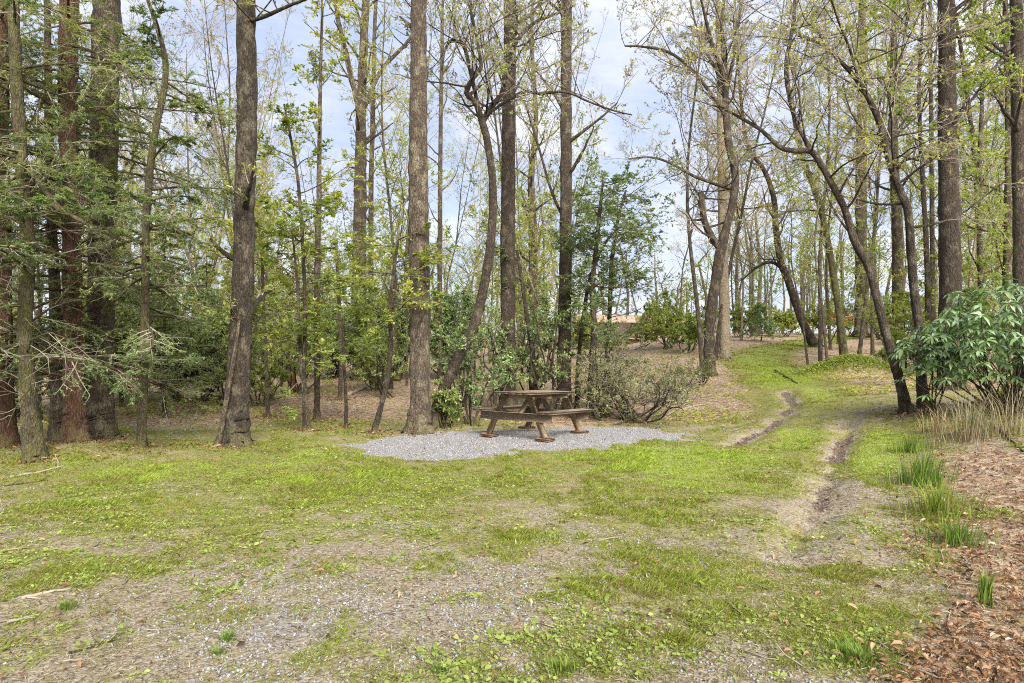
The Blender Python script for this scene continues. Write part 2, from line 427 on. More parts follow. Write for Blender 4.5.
def ground_mat():
    m, nt, out = mat('forest_ground')
    p = coords(nt, world=True)
    pw = coords(nt, (1, 1, .1), world=True)
    n1 = noise(nt, p, 8, 9, .72); n2 = noise(nt, p, 70, 5, .7); n3 = noise(nt, p, 1.6, 4); n4 = noise(nt, p, 26, 5, .7)
    tex = math_(nt, 'ADD', math_(nt, 'MULTIPLY', n2, .6), math_(nt, 'MULTIPLY', n4, .4))
    thatch = ramp(nt, tex, [(.3, (0.060, 0.043, 0.030)), (.41, (0.155, 0.120, 0.082)), (.48, (0.249, 0.202, 0.142)), (.56, (0.344, 0.292, 0.215)), (.68, (0.533, 0.482, 0.387))])
    grass = ramp(nt, tex, [(.32, (0.052, 0.047, 0.019)), (.43, (0.138, 0.129, 0.043)), (.51, (0.215, 0.206, 0.056)), (.58, (0.258, 0.267, 0.065)), (.7, (0.430, 0.396, 0.189))])
    moss = ramp(nt, tex, [(.35, (0.112, 0.095, 0.026)), (.5, (0.232, 0.206, 0.052)), (.65, (0.361, 0.327, 0.103))])
    grass = mix(nt, ramp(nt, n3, [(.52, (0, 0, 0)), (.64, (1, 1, 1))]), grass, moss)
    vo = node(nt, 'ShaderNodeTexVoronoi', {'Vector': p, 'Scale': 38.0})
    grav = ramp(nt, node(nt, 'ShaderNodeSeparateColor', {0: vo.outputs['Color']}).outputs[0], [(0, (0.120, 0.125, 0.133)), (.5, (0.258, 0.262, 0.275)), (1, (0.430, 0.430, 0.430))])
    grav = mix(nt, .35, grav, thatch)
    vl = node(nt, 'ShaderNodeTexVoronoi', {'Vector': p, 'Scale': 15.0})
    lr = math_(nt, 'ADD', math_(nt, 'MULTIPLY', node(nt, 'ShaderNodeSeparateColor', {0: vl.outputs['Color']}).outputs[0], .7), math_(nt, 'MULTIPLY', n4, .3))
    lit = ramp(nt, lr, [(.1, (0.13, 0.08, 0.052)), (.4, (0.28, 0.192, 0.125)), (.7, (0.41, 0.305, 0.21)), (1, (0.55, 0.46, 0.34))])
    mud = ramp(nt, tex, [(.35, (0.043, 0.031, 0.022)), (.5, (0.120, 0.090, 0.065)), (.65, (0.258, 0.206, 0.155))])

    def fac(attr, k=1.0, lo=.38, hi=.62):
        a = node(nt, 'ShaderNodeAttribute', attribute_name=attr).outputs['Fac']
        s = math_(nt, 'ADD', a, math_(nt, 'MULTIPLY', math_(nt, 'SUBTRACT', n1, .5), k))
        s = math_(nt, 'ADD', s, math_(nt, 'MULTIPLY', math_(nt, 'SUBTRACT', n2, .5), k * .5))
        return node(nt, 'ShaderNodeMapRange', {'Value': s, 'From Min': lo, 'From Max': hi}).outputs[0]
    ga = node(nt, 'ShaderNodeAttribute', attribute_name='grass').outputs['Fac']
    lush = ramp(nt, tex, [(.32, (.1, .13, .025)), (.5, (.22, .28, .045)), (.66, (.38, .44, .09))])
    grass = mix(nt, node(nt, 'ShaderNodeMapRange', {'Value': ga, 'From Min': .95, 'From Max': 1.3}).outputs[0], grass, lush)
    col = mix(nt, fac('gravel', 1.0), thatch, grav)
    col = mix(nt, fac('litter', .8), col, lit)
    col = mix(nt, math_(nt, 'MULTIPLY', fac('grass', 2.0, .38, .62), .92), col, grass)
    col = mix(nt, fac('mud', 1.0), col, mud)
    bs = node(nt, 'ShaderNodeBsdfPrincipled', {'Base Color': col, 'Roughness': .95, 'Specular IOR Level': .2})
    h = math_(nt, 'ADD', tex, math_(nt, 'MULTIPLY', vo.outputs['Distance'], -.4))
    bp = node(nt, 'ShaderNodeBump', {'Height': h, 'Strength': .8, 'Distance': .03}); nt.links.new(bp.outputs[0], bs.inputs['Normal'])
    nt.links.new(bs.outputs[0], out.inputs[0])
    return m


# ------------------------------------------------------------------ object helpers
def tag(o, label=None, cat=None, group=None, kind=None):
    if label: o['label'] = label
    if cat: o['category'] = cat
    if group: o['group'] = group
    if kind: o['kind'] = kind
    return o


def thing(name, loc, label, cat, group=None, rz=0.0):
    o = bpy.data.objects.new(name, None); C.objects.link(o)
    o.empty_display_size = .2
    o.location = [float(a) for a in loc]; o.rotation_euler = (0, 0, rz)
    return tag(o, label, cat, group)


def dup(root, loc, rz, s, label):
    r = root.copy(); C.objects.link(r); r.location = [float(a) for a in loc]; r.rotation_euler = (0, 0, rz); r.scale = (s, s, s)
    r['label'] = label
    for ch in list(root.children):
        c = ch.copy(); C.objects.link(c); c.parent = r
    return r


# ------------------------------------------------------------------ ground sheet
def build_ground():
    xs = [np.arange(-9, 9.001, .06)]
    a = 9.0; st = .06; ex = []
    while a < 700: st *= 1.055; a += st; ex.append(a)
    ex = np.array(ex); xs = np.concatenate([-ex[::-1], xs[0], ex])
    ys = list(np.arange(2.0, 13.5, .05)); a = 13.5; st = .05
    while a < 700: st *= 1.035; a += st; ys.append(a)
    yb = [2.0]; st = .1
    while yb[-1] > -300: st *= 1.35; yb.append(yb[-1] - st)
    ys = np.array(sorted(yb[1:]) + ys)
    X, Y = np.meshgrid(xs, ys); x = X.ravel(); y = Y.ravel(); z = terr(x, y)
    b = Buf(); nx = len(xs)
    i = (np.arange(len(ys) - 1)[:, None] * nx + np.arange(nx - 1)[None]).ravel()
    b.add(np.stack([x, y, z], 1), q=np.stack([i, i + 1, i + nx + 1, i + nx], 1))
    o = b.build('ground', ground_mat())
    for nme, arr in zip(('grass', 'gravel', 'litter', 'mud'), masks(x, y, z)):
        at_ = o.data.attributes.new(nme, 'FLOAT', 'POINT'); at_.data.foreach_set('value', arr.astype(np.float32))
    tag(o, kind='structure')


build_ground()


def scatter(n, y0, y1, spread=.86):
    y = y0 * (y1 / y0) ** rng.random(n)
    x = (rng.random(n) * 2 - 1) * (spread * y + .6)
    return x, y, terr(x, y)


def turf():
    # short grass: tufts of a few bent blades
    b = Buf()
    x, y, z = scatter(170000, 2.7, 48)
    g, gr, l, mu = masks(x, y, z)
    patch = .5 * fbm(x * 1.6, y * 1.6, 41, 3) + .5 * fbm(x * 7, y * 7, 42, 2)
    lush = np.clip(g - .35, 0, 1) + (patch - .5) * 1.9
    keep = rng.random(len(x)) < np.clip(lush * 1.8 + .1, 0.02, 1) * np.clip(g * 2, 0, 1) * (1 - .8 * np.clip(mu, 0, 1))
    x, y, z, g, lush = x[keep], y[keep], z[keep], g[keep], lush[keep]
    k = 7
    n = len(x)
    X = np.repeat(x, k) + rng.normal(0, .02, n * k); Y = np.repeat(y, k) + rng.normal(0, .02, n * k); Z = np.repeat(z, k) - .004
    lu = np.repeat(lush, k)
    h = (.008 + .019 * rng.random(n * k) * (.5 + np.clip(lu, 0, 1.2))) * (1 + .03 * np.maximum(Y - 14, 0))
    h *= 1 + .8 * (fbm(X * 1.3, Y * 1.3, 55, 2) > .58)
    w = .0014 + .00022 * Y + .0006 * np.maximum(Y - 16, 0)
    az = rng.random(n * k) * 2 * PI
    dirv = np.stack([np.cos(az), np.sin(az), np.zeros_like(az)], 1); sv = np.stack([-np.sin(az), np.cos(az), np.zeros_like(az)], 1)
    P = np.stack([X, Y, Z], 1); ln = (.3 + rng.random(n * k) * 1.3)[:, None] * h[:, None]
    up = np.stack([np.zeros_like(h), np.zeros_like(h), h], 1)
    V = np.stack([P - sv * w[:, None], P + sv * w[:, None], P + up * .6 + dirv * ln * .4 + sv * w[:, None] * .7, P + up + dirv * ln], 1)
    t = np.clip(.40 + .35 * smooth(.9, 1.2, np.repeat(g, k)) + .28 * np.clip(lu, -.5, 1) + .5 * (fbm(X * 2.5, Y * 2.5, 66, 3) - .5) + rng.normal(0, .22, n * k), 0, 1)
    b.add(V.reshape(-1, 3), q=np.arange(n * k * 4).reshape(-1, 4), c=np.repeat(t, 4))
    tag(b.build('grass', M['grass'], smooth_shade=False), kind='stuff')
    # straw
    b = Buf()
    x, y, z = scatter(110000, 2.7, 16)
    g, gr, l, mu = masks(x, y, z)
    keep = rng.random(len(x)) < np.clip(1.0 - g * .6, .1, 1) * (1 - .2 * np.clip(l, 0, 1)) * (in_pad(x, y) < -.1)
    x, y, z = x[keep], y[keep], z[keep]; n = len(x)
    az = rng.random(n) * 2 * PI
    D = np.stack([np.cos(az), np.sin(az), rng.normal(.05, .12, n)], 1)
    leaves(b, np.stack([x, y, z + .004], 1), D, .02 + .05 * rng.random(n), .003 + .0006 * y, rng.random(n), up=2)
    tag(b.build('dry_thatch', M['straw'], smooth_shade=False), kind='stuff')
    # gravel
    b = Buf()
    x, y, z = scatter(110000, 2.7, 14.5)
    g, gr, l, mu = masks(x, y, z)
    pad = in_pad(x, y) + 1.1 * (fbm(x * 3, y * 3, 5, 3) - .5) + rng.normal(0, .12, len(x)) > 0
    clus = fbm(x * 3, y * 3, 91, 3)
    keep = rng.random(len(x)) < np.where(pad, 1, np.clip(gr + (clus - .5) * 1.2, .015, .8))
    x, y, z, pad = x[keep], y[keep], z[keep], pad[keep]; n = len(x)
    r = (.005 + .009 * rng.random(n) ** 2) * np.where(pad, 1.7, 1)
    oc = np.array([(1, 0, 0), (0, 1, 0), (-1, 0, 0), (0, -1, 0), (0, 0, 1), (0, 0, -1)], float)
    V = oc[None] * r[:, None, None] * (.6 + .7 * rng.random((n, 6, 1))); V[..., 2] *= .6
    a = rng.random(n) * 2 * PI; ca, sa = np.cos(a)[:, None], np.sin(a)[:, None]
    V = np.stack([V[..., 0] * ca - V[..., 1] * sa, V[..., 0] * sa + V[..., 1] * ca, V[..., 2]], -1) + np.stack([x, y, z + r * .2], 1)[:, None]
    f = np.array([(0, 1, 4), (1, 2, 4), (2, 3, 4), (3, 0, 4), (1, 0, 5), (2, 1, 5), (3, 2, 5), (0, 3, 5)])
    b.add(V.reshape(-1, 3), t=(np.arange(n)[:, None, None] * 6 + f[None]).reshape(-1, 3), c=np.repeat(np.clip(rng.normal(.4, .22, n), 0, 1), 6))
    tag(b.build('gravel', M['stone'], smooth_shade=False), kind='stuff')
    # clods of dark soil thrown up along the wheel tracks
    b = Buf()
    x, y, z = scatter(60000, 4.5, 17)
    g, gr, l, mu = masks(x, y, z)
    keep = (rng.random(len(x)) < np.clip(mu - .25, 0, 1) * .8) & (in_pad(x, y) < -.1)
    x, y, z = x[keep], y[keep], z[keep]; n = len(x); r = .008 + .026 * rng.random(n) ** 2.2
    V = oc[None] * r[:, None, None] * (.5 + .8 * rng.random((n, 6, 1))); V = V + np.stack([x, y, z + r * .1], 1)[:, None]
    b.add(V.reshape(-1, 3), t=(np.arange(n)[:, None, None] * 6 + f[None]).reshape(-1, 3), c=np.repeat(rng.random(n), 6))
    tag(b.build('soil_clods', M['soil'], smooth_shade=False), kind='stuff')
    # fallen leaves
    b = Buf()
    x, y, z = scatter(190000, 2.6, 34, .9)
    g, gr, l, mu = masks(x, y, z)
    keep = rng.random(len(x)) < np.clip(l * .75, .014, 1) * 1.0
    x, y, z = x[keep], y[keep], z[keep]; n = len(x)
    az = rng.random(n) * 2 * PI
    D = np.stack([np.cos(az), np.sin(az), rng.normal(.2, .55, n)], 1)
    Ls = .016 + .055 * rng.random(n) ** 1.8
    leaves(b, np.stack([x, y, z + .008 + .03 * rng.random(n)], 1), D, Ls, Ls * (.1 + .33 * rng.random(n)), np.clip(rng.normal(.45, .24, n), 0, 1), up=.08, fold=.4, droop=.35)
    tag(b.build('leaf_litter', M['deadleaf'], smooth_shade=False), kind='stuff')
    # low broad weeds
    b = Buf()
    x, y, z = scatter(42000, 2.8, 15)
    g, gr, l, mu = masks(x, y, z)
    cl = fbm(x * .9, y * .9, 61, 2)
    keep = (rng.random(len(x)) < np.clip((cl - .42) * 4, .04, 1) * np.clip((g - .3) * 1.5, .03, 1)) & (in_pad(x, y) < -.02) & (l < .7) & (mu < .4)
    x, y, z = x[keep], y[keep], z[keep]; k = 9; n = len(x) * k
    az = rng.random(n) * 2 * PI
    D = np.stack([np.cos(az), np.sin(az), .2 + .6 * rng.random(n)], 1)
    sp = np.repeat(.02 + .05 * rng.random(len(x)), k)
    P = np.stack([np.repeat(x, k), np.repeat(y, k), np.repeat(z, k) + .004], 1) + D * sp[:, None] * rng.random((n, 1)) * np.array([1, 1, .5])
    Ls = (.012 + .022 * rng.random(n)) * np.repeat(.6 + .9 * rng.random(len(x)) ** 2, k)
    leaves(b, P, D, Ls, Ls * .5, np.clip(np.repeat(rng.normal(.5, .22, len(x)), k) + rng.normal(0, .1, n), 0, 1), up=.6, fold=.1, droop=.2)
    tag(b.build('weeds', M['lime'], smooth_shade=False), kind='stuff')

    b = Buf()
    x, y, z = scatter(26000, 12.2, 38)
    g, gr, l, mu = masks(x, y, z)
    cl = fbm(x * .5, y * .5, 161, 3)
    keep = (rng.random(len(x)) < np.clip((cl - .47) * 3.5, .012, .8)) & (l > .3) & (in_pad(x, y) < -.1)
    x, y, z = x[keep], y[keep], z[keep]; k = 8; n = len(x) * k
    hh = np.repeat(.05 + .2 * rng.random(len(x)) ** 2, k); az = rng.random(n) * 2 * PI
    D = np.stack([np.cos(az), np.sin(az), .1 + .5 * rng.random(n)], 1)
    P = np.stack([np.repeat(x, k), np.repeat(y, k), np.repeat(z, k)], 1) + np.stack([rng.normal(0, .3, n) * hh, rng.normal(0, .3, n) * hh, hh * rng.random(n)], 1)
    Ls = .035 + .045 * rng.random(n)
    leaves(b, P, D, Ls, Ls * .5, np.clip(np.repeat(rng.normal(.5, .2, len(x)), k) + rng.normal(0, .1, n), 0, 1), up=.6)
    tag(b.build('seedlings', M['lime'], smooth_shade=False), kind='stuff')
    b = Buf()
    x, y, z = scatter(7000, 3, 32)
    g, gr, l, mu = masks(x, y, z)
    keep = rng.random(len(x)) < np.where(l > .3, .45, .05) * (in_pad(x, y) < .1)
    x, y, z = x[keep], y[keep], z[keep]; n = len(x); az = rng.random(n) * PI; L = .08 + .4 * rng.random(n) ** 3; el = rng.normal(.03, .08, n)
    t = np.linspace(-.5, .5, 4)[None, :, None]; Dv = np.stack([np.cos(az), np.sin(az), el], 1)[:, None]
    P = np.stack([x, y, z + .012], 1)[:, None] + t * Dv * L[:, None, None] + rng.normal(0, .04, (n, 4, 3)) * L[:, None, None] * (1, 1, .2)
    tubes(b, P, (.002 + .006 * rng.random(n) ** 2)[:, None] * np.array([1, .9, .75, .5])[None], 3)
    tag(b.build('fallen_twigs', M['twig'], smooth_shade=False), kind='stuff')


turf()


# ------------------------------------------------------------------ trees
class Tree:
    """collects a trunk buffer and a crown buffer (slot 0 twig bark, slot 1 leaves)"""
    def __init__(s, spec, seed):
        s.tr = Buf(); s.cr = Buf(); s.S = spec; s.rn = np.random.default_rng(seed)
        s.LP = []; s.LD = []; s.LT = []; s.req = {}

    def branch(s, p, d, L, r, lv, tone=.5):
        s.req.setdefault(id(s.S), (s.S, []))[1].append((*p, *d, L, r, tone))

    def grow(s):
        """grows all queued first-level branches and their descendants, one level at a time"""
        rn = s.rn
        for S, rows in s.req.values():
            A = np.array(rows, float); p = A[:, :3]; d = nrm(A[:, 3:6]); L = A[:, 6]; r = A[:, 7]; tone = A[:, 8]
            mx = S['levels']; flat = S.get('flat', 0)
            for lv in range(1, mx + 1):
                N = len(p)
                if not N: break
                n = 3 if lv == mx else (7 if lv == 1 else 4)
                up = S['up'][min(lv - 1, len(S['up']) - 1)]
                P = [p]; dd = d
                for i in range(n):
                    dd = nrm(dd + rn.normal(0, S['wig'], (N, 3)) * (1, 1, 1 - flat) + np.array([0, 0, up / n]))
                    P.append(P[-1] + dd * (L / n)[:, None])
                P = np.stack(P, 1)
                R = r[:, None] + (np.maximum(r * .3, S.get('rmin', .002)) - r)[:, None] * np.linspace(0, 1, n + 1)[None]
                tubes(s.tr if lv == 1 else s.cr, P, R, 5 if lv == 1 else 3)
                if lv >= S.get('leaf_lv', mx) and S['leaf_n']:
                    k = rn.poisson(S['leaf_n'] * (1 if lv == mx else .5), N); idx = np.repeat(np.arange(N), k); m = len(idx)
                    if m:
                        t = rn.random(m) ** .8 * n; i = np.minimum(t.astype(int), n - 1)
                        a, b = P[idx, i], P[idx, i + 1]
                        s.LP.append(a + (b - a) * (t - i)[:, None])
                        s.LD.append(nrm(b - a) * S.get('leaf_fwd', .5) + rn.normal(0, .6, (m, 3)) * (1, 1, 1 - S.get('leaf_flat', .3)))
                        s.LT.append(np.clip(tone[idx] + rn.normal(0, .16, m), 0, 1))
                if lv == mx: break
                base = S['n'][lv]
                k = (base * np.clip(L / S['len'], .5, 1.4) + rn.random(N)).astype(int) if lv == 1 else np.full(N, base)
                idx = np.repeat(np.arange(N), k); m = len(idx)
                j = np.concatenate([np.arange(q) for q in k]) if m else np.zeros(0)
                t0 = S.get('t0', .2); t = t0 + (1 - t0) * (j + rn.random(m)) / k[idx]
                f = t * n; i = np.minimum(f.astype(int), n - 1)
                a, b = P[idx, i], P[idx, i + 1]; ax = nrm(b - a)
                ang = np.radians(rn.uniform(*S.get('ang', (30, 60)), m))[:, None]
                q = rn.normal(size=(m, 3)) * (1, 1, 1 - flat); q = nrm(q - ax * (q * ax).sum(1, keepdims=True))
                p = a + (b - a) * (f - i)[:, None]; d = ax * np.cos(ang) + q * np.sin(ang)
                tone = np.clip(tone[idx] + rn.normal(0, .12, m), 0, 1)
                r = np.maximum(R[idx, i] * .55, S.get('rmin', .002))
                L = L[idx] * rn.uniform(*S.get('ratio', (.3, .55)), m) * (1.15 - .6 * t)

    def trunk(s, P, R, sides=9, lobes=0):
        # subdivide with small wander
        P = np.array(P, float); R = np.array(R, float)
        n = len(P); t = np.arange(n); m = (n - 1) * (9 if sides > 12 else 4) + 1; tt = np.linspace(0, n - 1, m)
        def cr(A):
            A = np.concatenate([2 * A[:1] - A[1:2], A, 2 * A[-1:] - A[-2:-1]])
            i = np.minimum(tt.astype(int), n - 2); u = (tt - i)
            u = u[:, None] if A.ndim == 2 else u
            a, b, c, d = A[i], A[i + 1], A[i + 2], A[i + 3]
            return .5 * (2 * b + (c - a) * u + (2 * a - 5 * b + 4 * c - d) * u ** 2 + (3 * b - a - 3 * c + d) * u ** 3)
        Q = cr(P); W = np.interp(tt, t, R) * .92
        wob = s.rn.normal(0, 1, (m, 3)) * (W * (.025 if sides > 12 else .05))[:, None]; wob[0] = 0
        Q = Q + wob
        tube(s.tr, Q, W * (1 + s.rn.normal(0, .025, m)), sides, rough=.12, lobes=lobes)
        return Q, W

    def shoots(s, Q, W, zmin, n, zmax=1e9, lens=None, elev=(10, 50), rk=.35):
        S = s.S
        z = Q[:, 2]; ok = [i for i in range(len(Q) - 1) if zmin <= z[i] <= zmax]
        if not ok: return
        for j in range(n):
            i = ok[int((j + s.rn.random()) / n * len(ok)) % len(ok)]
            u = s.rn.random(); q = Q[i] + (Q[i + 1] - Q[i]) * u
            az = s.rn.random() * 2 * PI; el = math.radians(s.rn.uniform(*elev))
            d = np.array([math.cos(az) * math.cos(el), math.sin(az) * math.cos(el), math.sin(el)])
            L = (lens or S['len']) * s.rn.uniform(.55, 1.25)
            s.branch(q + d * W[i] * .5, d, L, min(W[i] * rk + .002, S.get('rmax', .06)), 1, np.clip(s.rn.normal(.5, .18), .1, .9))

    def finish(s, name, loc, label, cat, bark, leafm, group=None, twig='twig', leaf_as='leaves'):
        global rng
        S = s.S; root = thing(name, loc, label, cat, group)
        s.grow()
        if s.LP:
            P = np.concatenate(s.LP); D = np.concatenate(s.LD); T = np.concatenate(s.LT); k = len(P)
            Ls = S['leaf'] * (.6 + .8 * s.rn.random(k))
            leaves(s.cr, P, D, Ls, Ls * S.get('lw', .55), T, m=1, up=S.get('leaf_up', .4), fold=S.get('fold', 0), droop=S.get('droop', 0))
        if s.tr.n: s.tr.build('trunk', M[bark], root, loc)
        if s.cr.n: s.cr.build('crown', [M[twig], M[leafm]], root, loc, smooth_shade=False)
        return root


SP = {
    # tall hardwood: fine bare twigs with a few fresh leaves
    'hard': dict(levels=3, n=[0, 6, 5], len=2.6, wig=.12, up=(.5, .3, .2), leaf_n=5, leaf=.052, leaf_lv=3, ang=(25, 60), rmin=.004),
    'hardleafy': dict(levels=3, n=[0, 7, 5], len=2.4, wig=.13, up=(.4, .2, .1), leaf_n=13, leaf=.062, leaf_lv=2, ang=(25, 60), rmin=.004),
    'bare': dict(levels=4, n=[0, 8, 6, 4], len=3.2, wig=.13, up=(.35, .2, .1, .1), leaf_n=.8, leaf=.06, leaf_lv=4, ang=(25, 60), ratio=(.35, .6), rmin=.0035),
    'under': dict(levels=3, n=[0, 7, 5], len=1.1, wig=.12, up=(.1, 0, 0), flat=.7, leaf_n=11, leaf=.066, leaf_lv=2, ang=(35, 60), ratio=(.35, .6), rmin=.002, leaf_flat=.7, leaf_up=1.2, lw=.5, rmax=.012),
    'young': dict(levels=3, n=[0, 6, 4], len=1.2, wig=.13, up=(.15, .1, 0), flat=.45, leaf_n=12, leaf=.07, leaf_lv=2, ang=(30, 60), ratio=(.35, .6), rmin=.003, leaf_flat=.5, leaf_up=.9, lw=.55, rmax=.02),
    'hemlock': dict(levels=3, n=[0, 13, 7], len=1.9, wig=.09, up=(-.25, -.25, -.2), flat=.75, leaf_n=26, leaf=.042, leaf_lv=2, ang=(40, 65), ratio=(.25, .45), rmin=.002, leaf_flat=.75, leaf_up=1.6, lw=.3, rmax=.022, leaf_fwd=.35, t0=.15),
    'dead': dict(levels=3, n=[0, 6, 3], len=1.3, wig=.16, up=(-.1, 0, .1), leaf_n=0, leaf=.03, ang=(30, 65), rmin=.002, rmax=.014),
    'shrub': dict(levels=3, n=[0, 6, 4], len=1.3, wig=.18, up=(.3, .3, .2), leaf_n=11, leaf=.11, leaf_lv=2, ang=(25, 60), ratio=(.35, .6), rmin=.003, lw=.36, leaf_up=.7, droop=.25, fold=.1, rmax=.02),
    'laurel': dict(levels=3, n=[0, 5, 4], len=1.0, wig=.22, up=(.3, .25, .2), leaf_n=8, leaf=.075, leaf_lv=2, ang=(25, 60), ratio=(.35, .6), rmin=.003, lw=.4, leaf_up=.6, rmax=.02),
    'twiggy': dict(levels=3, n=[0, 5, 4], len=1.2, wig=.3, up=(.05, .15, .2), leaf_n=3.6, leaf=.05, leaf_lv=2, ang=(25, 65), ratio=(.35, .6), rmin=.003, lw=.5, rmax=.025),
    'pine': dict(levels=3, n=[0, 8, 5], len=1.0, wig=.06, up=(.15, .1, .1), flat=.4, leaf_n=16, leaf=.11, leaf_lv=2, ang=(35, 60), ratio=(.25, .45), rmin=.003, lw=.12, leaf_flat=.2, rmax=.02, leaf_fwd=.8),
}


def px_path(pts, d, rn, drift=.0, depth_end=0.0):
    P = []; R = []
    n = len(pts)
    for i, (px, py, w) in enumerate(pts):
        dd = d + depth_end * i / max(1, n - 1) + (rn.normal(0, drift) if i else 0)
        P.append(at(px, py, dd)); R.append(w / 2 / F * dd)
    return P, R


TREES = []
ZTOP = {}


def place_tree(name, label, pts, spec, bark, leafm, d=None, limbs=(), shoots=(), group=None, ext=5.0, sides=10, flare=1.35, cat='tree', twig='twig', extra=None):
    seed = int(pts[0][0] * 31 + pts[-1][0] * 7 + len(pts)) + 5
    tr = Tree(SP[spec], seed)
    if d is None:
        b = ground_hit(pts[0][0], pts[0][1]); d = b[1]
    else:
        x = (pts[0][0] - HX) / F * d; b = np.array([x, d, float(terr(x, d))])
        py = HY - (b[2] - EYE) / d * F
        pts = [(pts[0][0], py, pts[0][2])] + [p for p in pts if p[1] < py - 4]
    P, R = px_path(pts, d, tr.rn, .04 * d / 12)
    if spec == 'bare': R = [r * .8 for r in R]
    P[0] = b.copy()
    # root flare: short section at the ground
    f = b + (P[1] - b) * min(.5, .35 / max(.4, np.linalg.norm(P[1] - b)))
    P = [b - np.array([0, 0, .15]), b, f] + P[1:]
    R = [R[0] * (.5 + flare * .55), R[0] * (.45 + flare * .5), R[0] * .97] + R[1:]
    if pts[-1][1] <= 12 and ext:
        dirv = nrm(P[-1] - P[-2]); dirv = nrm(dirv + np.array([0, 0, .6]))
        for k in range(3):
            P.append(P[-1] + dirv * ext / 3 + tr.rn.normal(0, .12, 3)); R.append(R[-1] * .72)
    Q, W = tr.trunk(P, R, 22 if pts[0][2] > 10 else 8, .5 if pts[0][2] > 10 else .2)
    for lm in limbs:
        dep = lm[0] if not isinstance(lm[0], tuple) else 0.0
        lp = lm[1:] if not isinstance(lm[0], tuple) else lm
        LPp, LR = px_path(lp, d, tr.rn, .03, dep)
        j = int(np.argmin(np.linalg.norm(Q - LPp[0], axis=1)))
        LPp[0] = Q[j].copy()
        q2, w2 = tr.trunk(LPp, np.array(LR) * .88, 7)
        tr.shoots(q2, w2, -9, max(3, len(lp) * 2), lens=tr.S['len'] * .55, elev=(-10, 70))
    for sh in shoots:                                               # (py_low, py_high, n, len, elev)
        zl = EYE + (HY - sh[0]) / F * d; zh = EYE + (HY - sh[1]) / F * d
        tr.shoots(Q, W, zl, sh[2], zh, sh[3] if len(sh) > 3 else None, sh[4] if len(sh) > 4 else (10, 55))
    if ext and pts[-1][1] <= 12:
        tr.shoots(Q, W, P[-4][2] + .3, 4, lens=1.8, elev=(25, 65))
    if extra: extra(tr, Q, W, d)
    o = tr.finish(name, b, label, cat, bark, leafm, group, twig)
    TREES.append((pts[0][0], d, o))
    return o


def dead_sprays(zlo, zhi, n, L):
    def f(tr, Q, W, d):
        S0 = tr.S; tr.S = SP['dead']
        tr.shoots(Q, W, EYE + (HY - zlo) / F * d, n, EYE + (HY - zhi) / F * d, L, (-25, 25))
        tr.S = S0
    return f


# left group of hemlocks
place_tree('hemlock_tree', 'dark reddish trunk cut by the left edge of the clearing', [(6, 456, 20), (5, 400, 17), (3, 300, 16), (1, 150, 15), (0, 0, 14)], 'hemlock', 'red', 'hemlock', d=9.9,
           shoots=[(370, 0, 22, 1.9, (-15, 25))], extra=dead_sprays(400, 150, 8, 1.2))
place_tree('hemlock_tree', 'mossy green-barked hemlock with a wavy trunk at far left', [(34, 460, 20), (29, 400, 16), (25, 330, 14), (28, 250, 13), (22, 170, 12), (17, 90, 12), (13, 0, 11)], 'hemlock', 'mossy', 'hemlock',
           limbs=[(-.5, (26, 160, 7), (42, 185, 8), (56, 206, 8), (72, 216, 6), (95, 228, 4), (120, 240, 3))], shoots=[(390, 20, 26, 1.9, (-15, 25))], extra=dead_sprays(400, 120, 10, 1.5))
place_tree('hemlock_tree', 'red-barked hemlock with flared roots on the mossy mound', [(77, 447, 24), (74, 400, 20), (73, 340, 19), (72, 260, 18), (69, 160, 18), (68, 80, 18), (69, 0, 18)], 'hemlock', 'red', 'hemlock', d=10.1, limbs=[(-.4, (71, 245, 13), (65, 215, 12), (54, 200, 11), (42, 191, 9), (32, 180, 8), (26, 165, 6), (24, 140, 5))],
           shoots=[(385, 10, 28, 2.1, (-20, 20))], extra=dead_sprays(390, 150, 12, 1.6), flare=1.7)
place_tree('hardwood_tree', 'thick grey-barked trunk just behind the red-barked hemlock', [(103, 447, 25), (101, 400, 24), (101, 300, 25), (103, 200, 26), (105, 100, 27), (106, 0, 27)], 'hemlock', 'grey', 'hemlock', d=11.3,
           shoots=[(360, 20, 20, 1.9, (-20, 20))], extra=dead_sprays(380, 150, 6, 1.3))
place_tree('hemlock_tree', 'short grey trunk half hidden between mossy and red-barked hemlocks', [(57, 447, 15), (57, 400, 13), (55, 300, 11), (50, 180, 9), (48, 60, 7), (47, 0, 6)], 'hemlock', 'grey', 'hemlock', d=10.9,
           shoots=[(330, 60, 12, 1.8, (-20, 20))])
place_tree('young_tree', 'slender crooked hemlock sapling between the thick grey and vine-wrapped trunks', [(141, 448, 10), (143, 400, 9), (145, 330, 9), (146, 250, 8), (147, 200, 8), (154, 140, 7), (166, 70, 6), (156, 24, 5), (147, -4, 4)], 'hemlock', 'mossy', 'hemlock',
           shoots=[(385, 190, 24, 1.2, (-15, 25)), (190, 20, 8, .9, (-10, 40))], ext=2)
place_tree('hardwood_tree', 'dark rough trunk with a vine-like sapling against its base', [(235, 446, 29), (237, 400, 25), (240, 340, 23), (243, 280, 22), (245, 200, 21), (247, 100, 21), (246, 0, 20)], 'hard', 'dark', 'lime',
           limbs=[(-.8, (254, 25, 5), (266, 16, 5), (288, 6, 4), (310, -2, 3), (330, -8, 2))], shoots=[(330, 200, 3, .8)])
place_tree('sapling', 'thin grey sapling leaning onto the dark rough trunk', [(217, 447, 6), (222, 425, 5.5), (229, 385, 5), (236, 345, 4), (240, 310, 3)], 'hard', 'grey', 'lime', shoots=[(340, 305, 2, .5)], cat='sapling')

